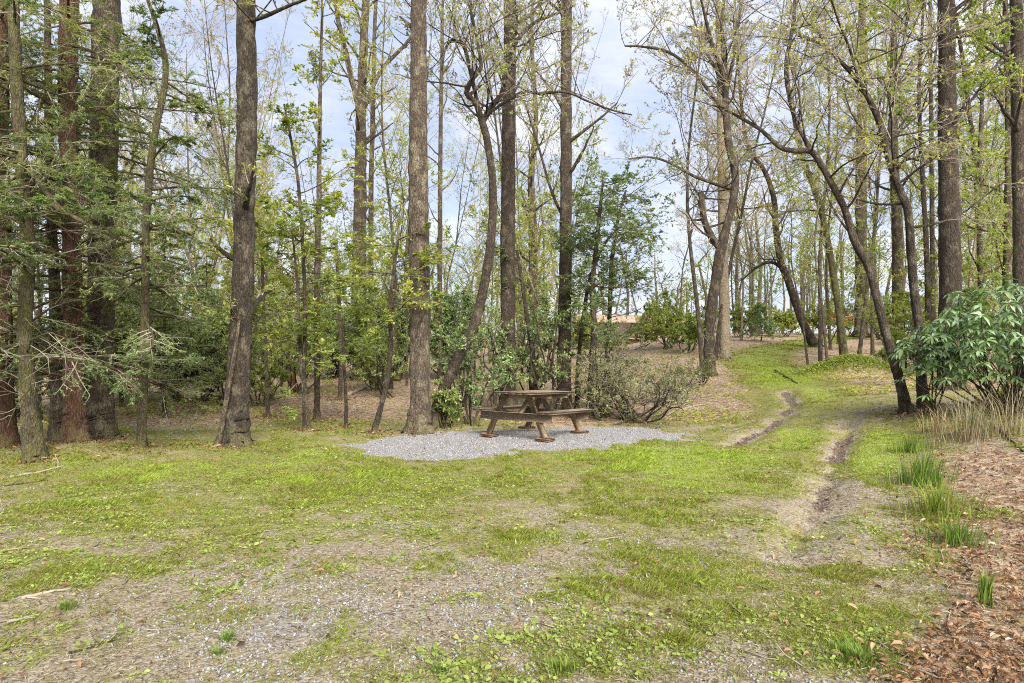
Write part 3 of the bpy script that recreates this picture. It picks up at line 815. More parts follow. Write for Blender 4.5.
# understory saplings
US = dict(cat='sapling')
place_tree('sapling', 'dark upright sapling with yellow-green tiers left of the forked trunk', [(305, 431, 5), (304, 380, 4.5), (305, 320, 4), (303, 250, 4), (299, 190, 3.5), (293, 150, 3), (284, 104, 2)], 'under', 'dark', 'lime', shoots=[(375, 200, 22, 1.0, (-5, 30)), (200, 104, 6, .7)], **US)
place_tree('sapling', 'twin-stem slim sapling beside the gravel path edge, left side', [(309, 431, 5), (306, 400, 4.5), (300, 340, 4), (297, 280, 3), (292, 230, 2)], 'under', 'grey', 'lime', shoots=[(365, 230, 14, .9, (-5, 30))],
           limbs=[((303, 415, 4), (302, 380, 3), (297, 330, 2))], **US)
place_tree('sapling', 'short thin stem with a small leafy top, left of gravel pad', [(346, 429, 4), (346, 400, 3.5), (344, 360, 3), (343, 320, 2)], 'under', 'dark', 'lime', shoots=[(380, 320, 12, .8, (-5, 35))], **US)
place_tree('sapling', 'black leaning sapling rising beside the big grey trunk', [(374, 433, 7), (380, 410, 6), (387, 380, 5.5), (391, 345, 5), (390, 310, 4), (394, 270, 3.5), (398, 240, 3)], 'under', 'dark', 'lime', shoots=[(340, 240, 16, .9, (0, 40))], **US)
place_tree('young_tree', 'straight slim tree with leafy sleeve between dark trunk and forked trunk', [(317, 421, 7), (317, 380, 6.5), (317, 290, 7), (319, 200, 6), (320, 100, 4), (322, 20, 3), (322, 0, 2.5)], 'under', 'grey', 'lime', shoots=[(350, 200, 14, 1.0, (-5, 30)), (200, 10, 10, 1.1, (10, 50))], ext=2)
place_tree('sapling', 'young yellow-green understory sapling just right of the dark rough trunk', [(268, 418, 5), (267, 380, 4), (264, 320, 4), (262, 260, 3), (258, 220, 2)], 'under', 'grey', 'lime', shoots=[(370, 220, 20, 1.1, (-5, 30))], **US)
place_tree('sapling', 'light green sapling leafing out beside the forked trunk base', [(340, 400, 5), (341, 350, 4), (339, 300, 4), (336, 240, 3)], 'under', 'grey', 'lime', shoots=[(370, 240, 24, 1.3, (-5, 30))], **US)

place_tree('hardwood_tree', 'grey trunk forking widely high up, mid left woods', [(360, 380, 17), (360, 340, 15), (359, 280, 14.5), (360, 200, 13.5), (361, 150, 12), (361, 116, 11), (363, 60, 9), (366, 0, 8)], 'hard', 'grey', 'lime',
           limbs=[(-1, (361, 118, 7), (352, 80, 7), (346, 53, 6.5), (339, 25, 6), (335, -4, 5)), (.8, (361, 118, 7), (372, 88, 6), (384, 66, 5), (402, 48, 4.5), (413, 34, 3), (425, 20, 2))], shoots=[(330, 130, 10, 1.2), (110, 0, 8, 1.8)])
place_tree('hardwood_tree', 'slim straight pole tree close behind the forked trunk', [(371, 385, 6), (371, 300, 6), (371, 200, 5.5), (373, 100, 5), (376, 0, 4)], 'hard', 'grey', 'lime', d=26, shoots=[(260, 0, 14, 1.5)])
place_tree('hardwood_tree', 'big straight grey trunk beside the gravel pad', [(419, 433, 26), (420, 400, 22), (420, 320, 22), (419, 240, 22.5), (418, 150, 20), (419, 70, 18), (419, 0, 17)], 'hard', 'grey', 'lime', shoots=[(60, 0, 2, 1.2)], flare=1.25)
place_tree('hardwood_tree', 'curved leaning tree with contorted crown left of the picnic table', [(434, 428, 17), (440, 398, 15), (456, 362, 14), (470, 335, 13), (481, 300, 12.5), (490, 250, 12), (493, 200, 11), (491, 165, 10), (486, 135, 10), (481, 119, 9)], 'bare', 'brown', 'spring',
           limbs=[(-.6, (482, 124, 8), (476, 104, 7), (467, 93, 7), (473, 78, 6), (481, 67, 5), (478, 45, 4), (473, 20, 3.5), (470, -5, 3)), (-.3, (474, 76, 5), (468, 60, 5), (463, 45, 5), (452, 41, 4), (445, 50, 3), (442, 70, 2)),
                  (.6, (482, 122, 8), (492, 106, 7.5), (502, 93, 7), (506, 67, 6), (513, 48, 6), (523, 33, 5), (537, 21, 4.5), (553, 15, 3.5), (575, 5, 2.5)), (-.8, (502, 93, 4), (520, 93, 4), (540, 94, 3.6), (565, 92, 3.2), (590, 102, 2.8), (612, 110, 2.2), (632, 115, 1.5))], ext=0)
place_tree('hardwood_tree', 'straight brown trunk rising behind the left end of the picnic table', [(508, 412, 19), (508, 370, 17), (508, 300, 16), (508, 200, 15.5), (509, 100, 14), (510, 0, 13)], 'hard', 'brown', 'lime', shoots=[(60, 0, 3, 1.5)])
place_tree('hardwood_tree', 'straight brown trunk rising behind the right end of the picnic table', [(564, 412, 17), (564, 370, 15), (565, 300, 13.5), (566, 200, 12.5), (566, 100, 12), (567, 0, 11)], 'hard', 'brown', 'lime',
           limbs=[(.9, (563, 222, 4), (553, 195, 3.5), (541, 155, 3), (532, 125, 3), (524, 100, 2))], shoots=[(200, 120, 3, 1.4), (60, 0, 4, 1.8)])
place_tree('hardwood_tree', 'slender mid-woods tree with leafy limbs between the two table-side trunks', [(534, 392, 10), (534, 340, 9.5), (533, 280, 9), (533, 230, 9), (531, 180, 7), (536, 120, 5), (532, 50, 4), (533, 0, 3)], 'hardleafy', 'grey', 'spring', d=26, shoots=[(300, 0, 22, 1.8)])
place_tree('sapling', 'dark crooked stem beside the trunk behind the table, lower woods', [(536, 402, 5), (535, 370, 5), (529, 330, 4.5), (523, 290, 4), (517, 250, 3)], 'under', 'dark', 'evergreen', d=16, shoots=[(380, 250, 12, .7, (-5, 40))], **US)
place_tree('hardwood_tree', 'thin pole tree between the big grey trunk and the curved leaning tree', [(440, 385, 6), (440, 300, 5.5), (440, 200, 5), (441, 100, 4.5), (442, 55, 4), (443, 0, 3)], 'hard', 'grey', 'spring', d=24, shoots=[(260, 0, 16, 1.6)])

# right side
place_tree('hardwood_tree', 'forked tree with broken rusty snag limb beside the grassy track', [(710, 376, 17), (709, 345, 14), (711, 310, 13), (716, 280, 14), (721, 250, 14), (728, 222, 10), (734, 195, 10), (735, 172, 10), (729, 145, 10), (726, 110, 9), (725, 70, 7), (722, 30, 5), (724, 0, 4)], 'bare', 'brown', 'spring',
           limbs=[(.5, (721, 250, 9), (711, 236, 9), (704, 220, 8), (702, 205, 7.5), (701, 192, 6.5)),
                  (-.8, (726, 118, 5), (712, 95, 4.6), (690, 68, 4), (668, 52, 3.5), (645, 47, 3), (625, 46, 2)),
                  (.9, (731, 188, 4.5), (715, 184, 4), (692, 175, 3.6), (668, 162, 3), (648, 157, 2.5), (628, 159, 1.5)),
                  (-1.2, (726, 85, 5), (714, 50, 4.5), (706, 20, 4), (700, -5, 3)), (1.2, (726, 95, 5), (733, 60, 4.5), (738, 25, 4), (742, -5, 3)),
                  (.4, (726, 100, 4), (716, 70, 4), (700, 40, 3), (690, 0, 2))], shoots=[(170, 20, 8, 2.4)], ext=3)
place_tree('hardwood_tree', 'pale grey trunk close behind the forked snag tree', [(725, 360, 12), (724, 300, 11), (723, 240, 10), (722, 180, 9), (720, 100, 7), (718, 0, 5)], 'hardleafy', 'pale', 'bud', shoots=[(220, 0, 18, 2.6)])
place_tree('hardwood_tree', 'arching tree bowing left overhead from the rhododendron side', [(906, 413, 15), (902, 390, 13), (893, 358, 12), (885, 330, 11), (877, 298, 11), (869, 268, 11), (855, 242, 10), (845, 210, 9), (835, 190, 8.5), (824, 170, 8), (812, 152, 8), (796, 151, 7), (780, 147, 6), (761, 130, 5), (741, 118, 4), (722, 108, 3)], 'bare', 'brown', 'spring',
           limbs=[(.8, (812, 152, 6), (801, 132, 5), (792, 110, 4.5), (787, 85, 4.5), (786, 60, 4), (792, 30, 3.5), (795, -5, 3))], shoots=[(250, 110, 12, 1.7, (0, 70))], ext=0)
place_tree('hardwood_tree', 'brown tree beside the rhododendron, its top sweeping left', [(923, 408, 14), (921, 370, 12), (919, 330, 11), (914, 290, 11), (911, 250, 10.5), (908, 212, 10), (899, 188, 9.5), (891, 166, 9), (883, 135, 8), (876, 114, 7.5), (860, 84, 6.5), (839, 60, 5), (818, 42, 4), (796, 35, 3)], 'bare', 'dark', 'spring',
           limbs=[(.8, (891, 168, 6), (889, 130, 4), (896, 90, 4), (904, 40, 3), (910, -5, 2.5)), (-.8, (860, 84, 3.5), (850, 50, 3), (838, 20, 2.5), (830, -5, 2))], shoots=[(230, 40, 14, 1.8, (0, 70))], ext=0)
place_tree('hardwood_tree', 'mottled lichen-grey tree rising behind the ground cover mound', [(844, 357, 11), (841, 330, 9.5), (838, 305, 9), (831, 260, 8.5), (823, 218, 8), (813, 185, 7), (803, 158, 6.5), (794, 116, 6), (787, 70, 5.5), (794, 18, 4), (795, 0, 3.5)], 'bare', 'mossy', 'spring', shoots=[(230, 0, 20, 2.2, (0, 60))])
place_tree('hardwood_tree', 'dark trunk leaning left on the far side of the grassy track', [(815, 347, 14), (804, 325, 11), (796, 304, 10), (788, 280, 9.5), (781, 262, 9), (776, 230, 8), (774, 200, 7), (765, 172, 6), (748, 146, 5), (742, 110, 4), (738, 60, 3), (735, 0, 2)], 'bare', 'dark', 'bud', shoots=[(260, 0, 22, 3.0, (0, 60))], limbs=[(.8, (783, 268, 5), (770, 262, 4), (756, 268, 3), (742, 280, 2))])
place_tree('hardwood_tree', 'dark thick trunk deep behind the arching tree', [(861, 333, 14), (861, 300, 12.5), (861, 260, 12), (861, 180, 11), (862, 80, 9), (862, 0, 7)], 'hardleafy', 'brown', 'spring', d=45, shoots=[(240, 0, 22, 3.5)])
place_tree('hardwood_tree', 'pinkish grey trunk between the top-sweeping tree and arching tree', [(898, 345, 12), (898, 300, 11.5), (897, 220, 11), (894, 160, 9), (893, 80, 7), (896, 0, 5)], 'hardleafy', 'grey', 'spring', d=28, shoots=[(200, 0, 20, 2.4)])
place_tree('hardwood_tree', 'thick straight red-brown trunk behind the rhododendron', [(951, 395, 24), (950, 340, 22), (950, 280, 21), (949, 200, 20), (947, 100, 17), (946, 0, 15)], 'hardleafy', 'brown', 'lime', d=13.5,
           limbs=[(-.6, (948, 132, 4), (955, 122, 4), (975, 95, 3), (1000, 60, 2.5), (1026, 35, 2)), (.5, (947, 60, 3), (925, 90, 2.5), (905, 120, 2), (880, 150, 1.5)), (-.5, (946, 30, 3), (920, 40, 2.5), (890, 30, 2), (860, 45, 1.5))], shoots=[(60, 0, 4, 1.6)])
place_tree('hardwood_tree', 'trunk cut by the right edge of the clearing', [(1022, 400, 15), (1021, 330, 14), (1020, 240, 13), (1018, 120, 12), (1016, 0, 11)], 'hardleafy', 'brown', 'lime', d=15, shoots=[(200, 0, 12, 1.9)])
place_tree('hardwood_tree', 'slim leafy tree just left of the right-edge trunk', [(1006, 370, 8), (1007, 300, 8), (1008, 200, 7), (1008, 100, 6), (1005, 0, 5)], 'hardleafy', 'grey', 'lime', d=20, shoots=[(270, 0, 24, 1.9)])
place_tree('hardwood_tree', 'slim leafy tree midway between the thick red-brown and right-edge trunks', [(980, 375, 6), (981, 300, 6), (979, 200, 5), (982, 100, 4), (985, 0, 3)], 'hardleafy', 'grey', 'lime', d=22, shoots=[(290, 0, 26, 1.9)])
place_tree('hardwood_tree', 'thin pole tree touching the left side of thick red-brown trunk', [(934, 370, 6), (933, 300, 5), (932, 200, 4.5), (931, 100, 4), (930, 0, 3)], 'hardleafy', 'grey', 'spring', d=26, shoots=[(240, 0, 20, 2)])


# leaves and moss gathered round the nearer trunk bases
def base_litter():
    P = []
    for px, d, o in TREES:
        if d > 20: continue
        n = 130; a = rng.random(n) * 2 * PI; r = .12 + .5 * rng.random(n) ** 1.5
        x = o.location.x + np.cos(a) * r; y = o.location.y + np.sin(a) * r
        P.append(np.stack([x, y, terr(x, y) + .01 + .05 * np.exp(-r / .15) * rng.random(n)], 1))
    P = np.concatenate(P); n = len(P); a = rng.random(n) * 2 * PI
    b = Buf(); D = np.stack([np.cos(a), np.sin(a), rng.normal(.2, .5, n)], 1); L = .03 + .06 * rng.random(n)
    leaves(b, P, D, L, L * .4, np.clip(rng.normal(.4, .22, n), 0, 1), up=.1, fold=.35, droop=.3)
    tag(b.build('leaf_litter', M['deadleaf'], smooth_shade=False), kind='stuff')


base_litter()

# ------------------------------------------------------------------ shrubs and bushy evergreens
def shrub(name, label, px, py, h, wid, spec, bark, leafm, nst=7, nb=6, d=None, cat='shrub', lens=None, lean=None):
    b = ground_hit(px, py) if d is None else None
    if b is None:
        x = (px - HX) / F * d; b = np.array([x, d, float(terr(x, d))])
    tr = Tree(SP[spec], int(px * 13 + py))
    for k in range(nst):
        az = tr.rn.random() * 2 * PI; sp = tr.rn.uniform(.15, 1) * wid * .5
        top = b + np.array([math.cos(az) * sp, math.sin(az) * sp, h * tr.rn.uniform(.22 if spec == 'twiggy' else .55, .95)])
        if lean is not None: top = top + np.array(lean) * tr.rn.random()
        P = [b + tr.rn.normal(0, .07 * wid, 3) * (1, 1, 0) - (0, 0, .08)]
        for t in (.25, .5, .75, 1):
            P.append(b + (top - b) * t + tr.rn.normal(0, .06 * h * .5, 3) + np.array([math.cos(az), math.sin(az), 0]) * sp * .25 * math.sin(t * PI))
        r0 = .012 + .009 * h
        Q, W = tr.trunk(P, np.linspace(r0, r0 * .3, 5), 5)
        tr.shoots(Q, W, b[2] + h * .18, nb, lens=lens or wid * .28, elev=(-5, 65))
    o = tr.finish(name, b, label, cat, bark, leafm)
    return o


def conifer(name, label, px, py, h, wid, spec, bark, leafm, n=40, d=None, low=.08, cat='tree'):
    if d is None: b = ground_hit(px, py)
    else:
        x = (px - HX) / F * d; b = np.array([x, d, float(terr(x, d))])
    tr = Tree(SP[spec], int(px * 17 + py))
    P = [b - (0, 0, .1)] + [b + np.array([tr.rn.normal(0, .03), tr.rn.normal(0, .03), h * t]) for t in (.25, .5, .75, 1)]
    Q, W = tr.trunk(P, np.linspace(.012 + .012 * h, .008, 5), 6)
    for k in range(n):
        t = low + (1 - low) * (k + tr.rn.random()) / n
        q = b + np.array([0, 0, h * t]); az = k * 2.4 + tr.rn.random()
        dd = np.array([math.cos(az), math.sin(az), .12])
        tr.branch(q, dd, wid * .5 * (1.08 - t) * tr.rn.uniform(.7, 1.15) + .12, .012, 1, np.clip(tr.rn.normal(.5, .16), 0, 1))
    return tr.finish(name, b, label, cat, bark, leafm)


# near rhododendron on the right: whorls of long leaves
def rhododendron(label, px, d, whorls, leafL, h_lo, h_hi, wid, seed, left_arm=True):
    x = (px - HX) / F * d; b = np.array([x, d, float(terr(x, d))]); rn = np.random.default_rng(seed)
    st = Buf(); lf = Buf()
    P = []; D = []; T = []
    tips = []
    for k in range(whorls):
        az = rn.random() * 2 * PI; rad = wid * rn.random() ** .5
        q = b + np.array([math.cos(az) * rad, math.sin(az) * rad * .8, 0])
        top = h_hi - (h_hi - h_lo) * .55 * (rad / wid) ** 2
        q[2] = b[2] + h_lo + (top - h_lo) * rn.random() ** .6
        if left_arm and rn.random() < .25: q += np.array([-.5 * rn.random() - .15, 0, -.2])
        tips.append(q)
        tone = np.clip(rn.normal(.5, .15), 0, 1); ax = nrm(np.array([math.cos(az) * .5, math.sin(az) * .5, 1.0]) + rn.normal(0, .2, 3))
        m = rn.integers(7, 13)
        for j in range(m):
            a2 = j / m * 2 * PI + rn.random() * .5
            u = nrm(np.cross(ax, [1, .2, 0])); v = np.cross(ax, u)
            dd = u * math.cos(a2) + v * math.sin(a2) + ax * rn.uniform(-.35, .45)
            P.append(q); D.append(dd); T.append(np.clip(tone + rn.normal(0, .15), 0, 1))
    n = len(P); Ls = leafL * (.65 + .6 * rn.random(n))
    leaves(lf, P, D, Ls, Ls * .3, np.array(T), m=1, up=1.0, fold=.12, droop=.38)
    for q in tips[::9]:
        a = b + rn.normal(0, .12, 3) * (1, 1, 0); mid = (a + q) / 2 + rn.normal(0, .12, 3)
        tt = np.linspace(0, 1, 7)[:, None]
        pts = (1 - tt) ** 2 * a + 2 * tt * (1 - tt) * mid + tt ** 2 * q
        tube(st, pts, np.linspace(.016, .005, 7), 5)
    root = thing('rhododendron', b, label, 'shrub')
    st.build('stem', M['brown'], root, b); lf.build('foliage', [M['twig'], M['rhodo']], root, b, smooth_shade=False)
    return root


rhododendron('large glossy rhododendron at the right edge of the clearing', 1006, 9.8, 380, .14, .4, 2.1, 1.15, 3)
rhododendron('smaller drooping rhododendron clump in front of the two leaning trunks', 932, 10.6, 90, .13, .75, 1.5, .5, 5, False)

# evergreen understory behind
shrub('rhododendron', 'green rhododendron thicket right of the dark rough trunk, above the bank', 275, 388, 2.6, 3.4, 'shrub', 'brown', 'midgreen', 12, 9, d=27)
shrub('rhododendron', 'green rhododendron behind the base of the forked trunk', 330, 384, 2.9, 3.2, 'shrub', 'brown', 'midgreen', 11, 9, d=25)
shrub('rhododendron', 'tall green rhododendron filling the gap left of big grey trunk', 395, 384, 3.6, 3.2, 'shrub', 'brown', 'midgreen', 13, 9, d=24)
shrub('rhododendron', 'green rhododendron between the big grey trunk and curved leaning tree', 448, 384, 3.2, 3.0, 'shrub', 'brown', 'midgreen', 12, 9, d=25)
shrub('rhododendron', 'wide green rhododendron low behind the slender crooked hemlock sapling', 175, 400, 2.6, 3.4, 'shrub', 'brown', 'midgreen', 12, 9, d=18)
shrub('rhododendron', 'pale-leaved rhododendron just left of the dark rough trunk', 205, 398, 2.4, 2.4, 'shrub', 'brown', 'midgreen', 10, 8, d=18.5)
shrub('rhododendron', 'far rhododendron at the back of left woods, under open sky', 235, 375, 3.6, 4.5, 'shrub', 'brown', 'midgreen', 12, 9, d=31)
shrub('rhododendron', 'deep woods shrub behind the red-barked hemlock', 90, 400, 3.0, 3.6, 'shrub', 'brown', 'midgreen', 12, 9, d=17)
shrub('rhododendron', 'deep woods shrub seen between the left edge trunks', 15, 410, 2.7, 3.0, 'shrub', 'brown', 'midgreen', 11, 8, d=15)
shrub('bush', 'round light green bush low in front of the rhododendron thicket', 376, 384, 1.3, 1.6, 'laurel', 'brown', 'lime', 9, 6, d=21)
shrub('bush', 'bright green bush beside the dark rough trunk base', 258, 410, 1.2, 1.5, 'laurel', 'brown', 'lime', 8, 6, d=17)
shrub('laurel', 'leafy laurel bush between curved tree and left bench end', 472, 420, 2.1, 1.8, 'laurel', 'brown', 'evergreen', 6, 6, d=14)
shrub('laurel', 'laurel bush hugging the trunk behind the left table end', 498, 412, 2.4, 1.6, 'laurel', 'brown', 'evergreen', 6, 6, d=15.5)
shrub('laurel', 'small laurel bush at the foot of big grey trunk', 446, 424, 1.0, .9, 'laurel', 'brown', 'evergreen', 7, 5, d=13.5)
shrub('laurel', 'tall loose evergreen shrub behind the curved tree and left bench', 458, 400, 3.0, 1.9, 'laurel', 'dark', 'evergreen', 7, 7, d=16.5)
shrub('laurel', 'loose green shrub between the two trunks behind the table', 532, 400, 2.6, 1.8, 'laurel', 'dark', 'midgreen', 7, 7, d=17.5)
shrub('laurel', 'narrow green shrub just left of the right table-end trunk', 549, 404, 2.9, 1.2, 'laurel', 'dark', 'evergreen', 5, 6, d=15.5)
shrub('laurel', 'loose light green shrub on the bank right of forked trunk', 385, 392, 2.4, 2.2, 'laurel', 'dark', 'midgreen', 7, 7, d=19)
shrub('laurel', 'broad light green shrub on the bank behind the dark-stemmed saplings', 300, 392, 2.3, 2.6, 'laurel', 'dark', 'midgreen', 8, 8, d=20)
shrub('laurel', 'light green shrub at the left end of the leafy bank', 225, 398, 2.2, 2.2, 'laurel', 'dark', 'midgreen', 8, 8, d=17)
shrub('bush', 'wide twiggy bush with sparse olive leaves right of picnic table', 636, 421, 1.75, 3.8, 'twiggy', 'dark', 'olive', 18, 7, lens=.85)
shrub('bush', 'smaller twiggy olive bush just behind the right bench', 602, 418, 1.7, 2.4, 'twiggy', 'dark', 'olive', 9, 6, lens=.8)
shrub('bush', 'low twiggy bush at the foot of forked snag tree', 672, 410, 1.2, 1.6, 'twiggy', 'grey', 'olive', 9, 7, d=17)
shrub('bush', 'grey-green tangle around the forked snag tree base', 703, 385, .9, 1.0, 'twiggy', 'grey', 'olive', 8, 5)
shrub('bush', 'bright yellow-green bush in the field beyond the forked snag tree', 668, 352, 3.2, 3.4, 'shrub', 'grey', 'lime', 12, 8, d=38)
shrub('bush', 'yellow-green bush left of the far grassy bend', 688, 350, 2.2, 2.6, 'shrub', 'grey', 'spring', 10, 8, d=34)
shrub('bush', 'lime bush growing in front of the white house', 640, 348, 2.0, 2.6, 'shrub', 'grey', 'lime', 9, 6, d=42)
shrub('bush', 'bare twiggy bush between the lime bush and the white house', 612, 349, 2.3, 4.5, 'twiggy', 'grey', 'spring', 14, 8, d=48)
shrub('bush', 'green bush at the left corner of the white house', 585, 348, 2.6, 3.0, 'shrub', 'grey', 'lime', 10, 8, d=40)

for q, (px, d, h, wd, lm, lab) in enumerate((
        (738, 45, 2.2, 3.0, 'spring', 'yellow-green brush on the crest just right of the pale grey trunk'), (785, 47, 1.8, 3.2, 'lime', 'low lime brush on the crest right of the small dark pine'),
        (822, 50, 2.6, 3.4, 'spring', 'yellow-green brush on the crest left of the mottled tree'), (852, 47, 2.0, 3.0, 'midgreen', 'green brush on the crest right of the mottled tree'),
        (880, 42, 2.4, 3.0, 'lime', 'lime brush on the slope between mottled tree and pinkish trunk'), (925, 36, 2.6, 3.0, 'midgreen', 'green brush on the slope left of the thick red-brown trunk'),
        (990, 30, 2.4, 3.0, 'midgreen', 'green brush behind the large glossy rhododendron'))):
    shrub('bush', lab, px, 340, h, wd, 'shrub', 'grey', lm, 9, 7, d=d)

# layered evergreen saplings beside the table
place_tree('holly_tree', 'dark-stemmed evergreen with tiered leaves right behind the table', [(590, 416, 8), (591, 380, 7), (594, 330, 6.5), (592, 290, 6), (596, 250, 5), (600, 210, 4), (603, 180, 2)], 'under', 'dark', 'evergreen', shoots=[(360, 180, 36, 1.05, (-10, 30))])
place_tree('holly_tree', 'thin-stemmed evergreen leaning right above the twiggy bush', [(577, 412, 6), (578, 370, 5), (583, 320, 4.5), (590, 280, 4), (604, 245, 3), (622, 225, 2)], 'under', 'dark', 'evergreen', shoots=[(350, 225, 22, 1.1, (-10, 30))])
place_tree('holly_tree', 'tallest tiered evergreen over the twiggy bush', [(606, 408, 7), (607, 360, 6), (610, 300, 5), (612, 260, 4.5), (618, 220, 3.5), (626, 190, 2)], 'under', 'dark', 'evergreen', shoots=[(350, 190, 34, 1.35, (-10, 30))])
conifer('pine_tree', 'small dark bushy pine at the far bend of the track', 761, 343, 2.3, 1.9, 'pine', 'brown', 'evergreen', 44, d=40)
conifer('pine_tree', 'bright soft-needled young pine behind the brown leaning pair', 905, 350, 3.0, 2.2, 'pine', 'brown', 'lime', 44, d=24)
conifer('pine_tree', 'young pine behind the thick red-brown trunk', 968, 370, 2.6, 2.2, 'pine', 'brown', 'evergreen', 40, d=19)
conifer('hemlock_tree', 'feathery young hemlock behind the slender crooked sapling', 165, 410, 4.4, 3.2, 'hemlock', 'brown', 'hemlock', 42, d=15)
conifer('hemlock_tree', 'feathery young hemlock left of the dark rough trunk', 205, 405, 4.2, 3.0, 'hemlock', 'brown', 'hemlock', 40, d=19)
conifer('hemlock_tree', 'feathery young hemlock behind the thick grey trunk', 122, 410, 5.2, 3.4, 'hemlock', 'brown', 'hemlock', 42, d=17)
conifer('hemlock_tree', 'feathery young hemlock behind the left edge trunks', 40, 410, 5.0, 3.4, 'hemlock', 'brown', 'hemlock', 40, d=14.5)
place_tree('orange_sapling', 'small tree with rusty orange leaves on the far slope', [(838, 338, 3), (838, 328, 2.5), (837, 318, 2)], 'under', 'dark', 'rust', d=38, shoots=[(332, 317, 10, .8)], cat='sapling')


# ------------------------------------------------------------------ background woods: prototypes copied
def proto(kind, h, seed, spec, bark, leafm, n, lean=0.05, fork=False):
    tr = Tree(SP[spec], seed)
    x = y = 0; P = [np.array([0, 0, -.2])]; R = [.0064 * h]
    a = tr.rn.normal(0, lean, 2)
    for t in np.linspace(.12, 1, 8):
        a = a + tr.rn.normal(0, lean, 2)
        x += a[0] * h * .12; y += a[1] * h * .12
        P.append(np.array([x, y, h * t])); R.append(.0056 * h * (1 - .86 * t))
    Q, W = tr.trunk(P, R, 7)
    tr.shoots(Q, W, h * .3, n, lens=h * .16, elev=(15, 60))
    if fork:
        i = len(Q) // 3; az = tr.rn.random() * 2 * PI
        P2 = [Q[i]] + [Q[i] + np.array([math.cos(az), math.sin(az), 2.8]) * h * .11 * k + tr.rn.normal(0, .1, 3) for k in (1, 2, 3, 4)]
        q2, w2 = tr.trunk(P2, W[i] * np.linspace(.7, .15, 5), 6)
        tr.shoots(q2, w2, 0, n // 2, lens=h * .12, elev=(15, 65))
    o = tr.finish(kind, (0, 0, 0), 'x', 'tree', bark, leafm, 'trees of the background woods')
    return o


PROT = [proto('woodland_tree', 17, 101, 'hardleafy', 'grey', 'spring', 22), proto('woodland_tree', 16, 102, 'hard', 'grey', 'spring', 24, .07, True), proto('woodland_tree', 18, 103, 'hardleafy', 'brown', 'bud', 22),
        proto('woodland_tree', 15, 104, 'hardleafy', 'pale', 'spring', 24, .08, True), proto('woodland_tree', 19, 105, 'hard', 'brown', 'bud', 20, .03), proto('woodland_tree', 11, 106, 'hardleafy', 'grey', 'lime', 26, .1)]
LOOK = ['straight yellow-leaved tree', 'forked grey tree', 'brown budding tree', 'pale forked leafy tree', 'tall bare-looking tree', 'short lime-leaved tree']
MARKS = [(-400, None), (75, 'red-barked hemlock'), (235, 'dark rough trunk'), (360, 'forked trunk'), (419, 'big grey trunk'), (508, 'left table-end trunk'), (564, 'right table-end trunk'), (710, 'snag tree'), (844, 'mottled tree'), (951, 'thick red-brown trunk'), (1500, None)]
ORD = 'first second third fourth fifth sixth seventh eighth ninth tenth eleventh twelfth thirteenth fourteenth fifteenth sixteenth seventeenth eighteenth nineteenth twentieth'.split()


def background():
    rn = np.random.default_rng(21); spots = []
    tries = 0
    while len(spots) < 88 and tries < 5000:
        tries += 1
        px = rn.uniform(-30, 1054); d = 21 * (62 / 21) ** rn.random()
        x = (px - HX) / F * d
        if pl_dist(np.array(x), np.array(d), PATH) < 1.6: continue
        if 570 < px < 700 and (d < 44 or rn.random() < .8): continue
        if 570 > px > 225 and rn.random() < .5: continue
        if any(abs(px - q[0]) < 5 and abs(d - q[1]) < 12 for q in spots): continue
        if any(abs(px - t[0]) < 4 for t in TREES): continue
        if any(math.hypot(x - (q[0] - HX) / F * q[1], d - q[1]) < 1.6 for q in spots): continue
        spots.append((px, d))
    spots.sort()
    used = [False] * len(PROT); cnt = {}
    for px, d in spots:
        right = px > 700
        k = int(rn.choice(len(PROT), p=[.2, .1, .2, .2, .1, .2] if right else [.1, .28, .12, .12, .3, .08]))
        g = max(i for i in range(len(MARKS)) if px >= MARKS[i][0])
        A, B = MARKS[g][1], MARKS[g + 1][1]
        key = (g, k); cnt[key] = cnt.get(key, 0) + 1
        o_ = ORD[cnt[key] - 1]
        if A and B: lab = f"{LOOK[k]}, {o_} from left between {A} and {B}"
        elif B: lab = f"{LOOK[k]}, {o_} from left, left of {B}"
        else: lab = f"{LOOK[k]}, {o_} from left, right of {A}"
        x = (px - HX) / F * d
        loc = (x, d, float(terr(x, d)) - .05); s = rn.uniform(.8, 1.15) * (.72 if d < 28 and not right else 1); rz = rn.random() * 2 * PI
        if not used[k]:
            used[k] = True; r = PROT[k]; r.location = loc; r.rotation_euler = (0, 0, rz); r.scale = (s, s, s); r['label'] = lab
        else: dup(PROT[k], loc, rz, s, lab)
    for k, u in enumerate(used):
        if not u:
            for c in list(PROT[k].children): bpy.data.objects.remove(c)
            bpy.data.objects.remove(PROT[k])


background()


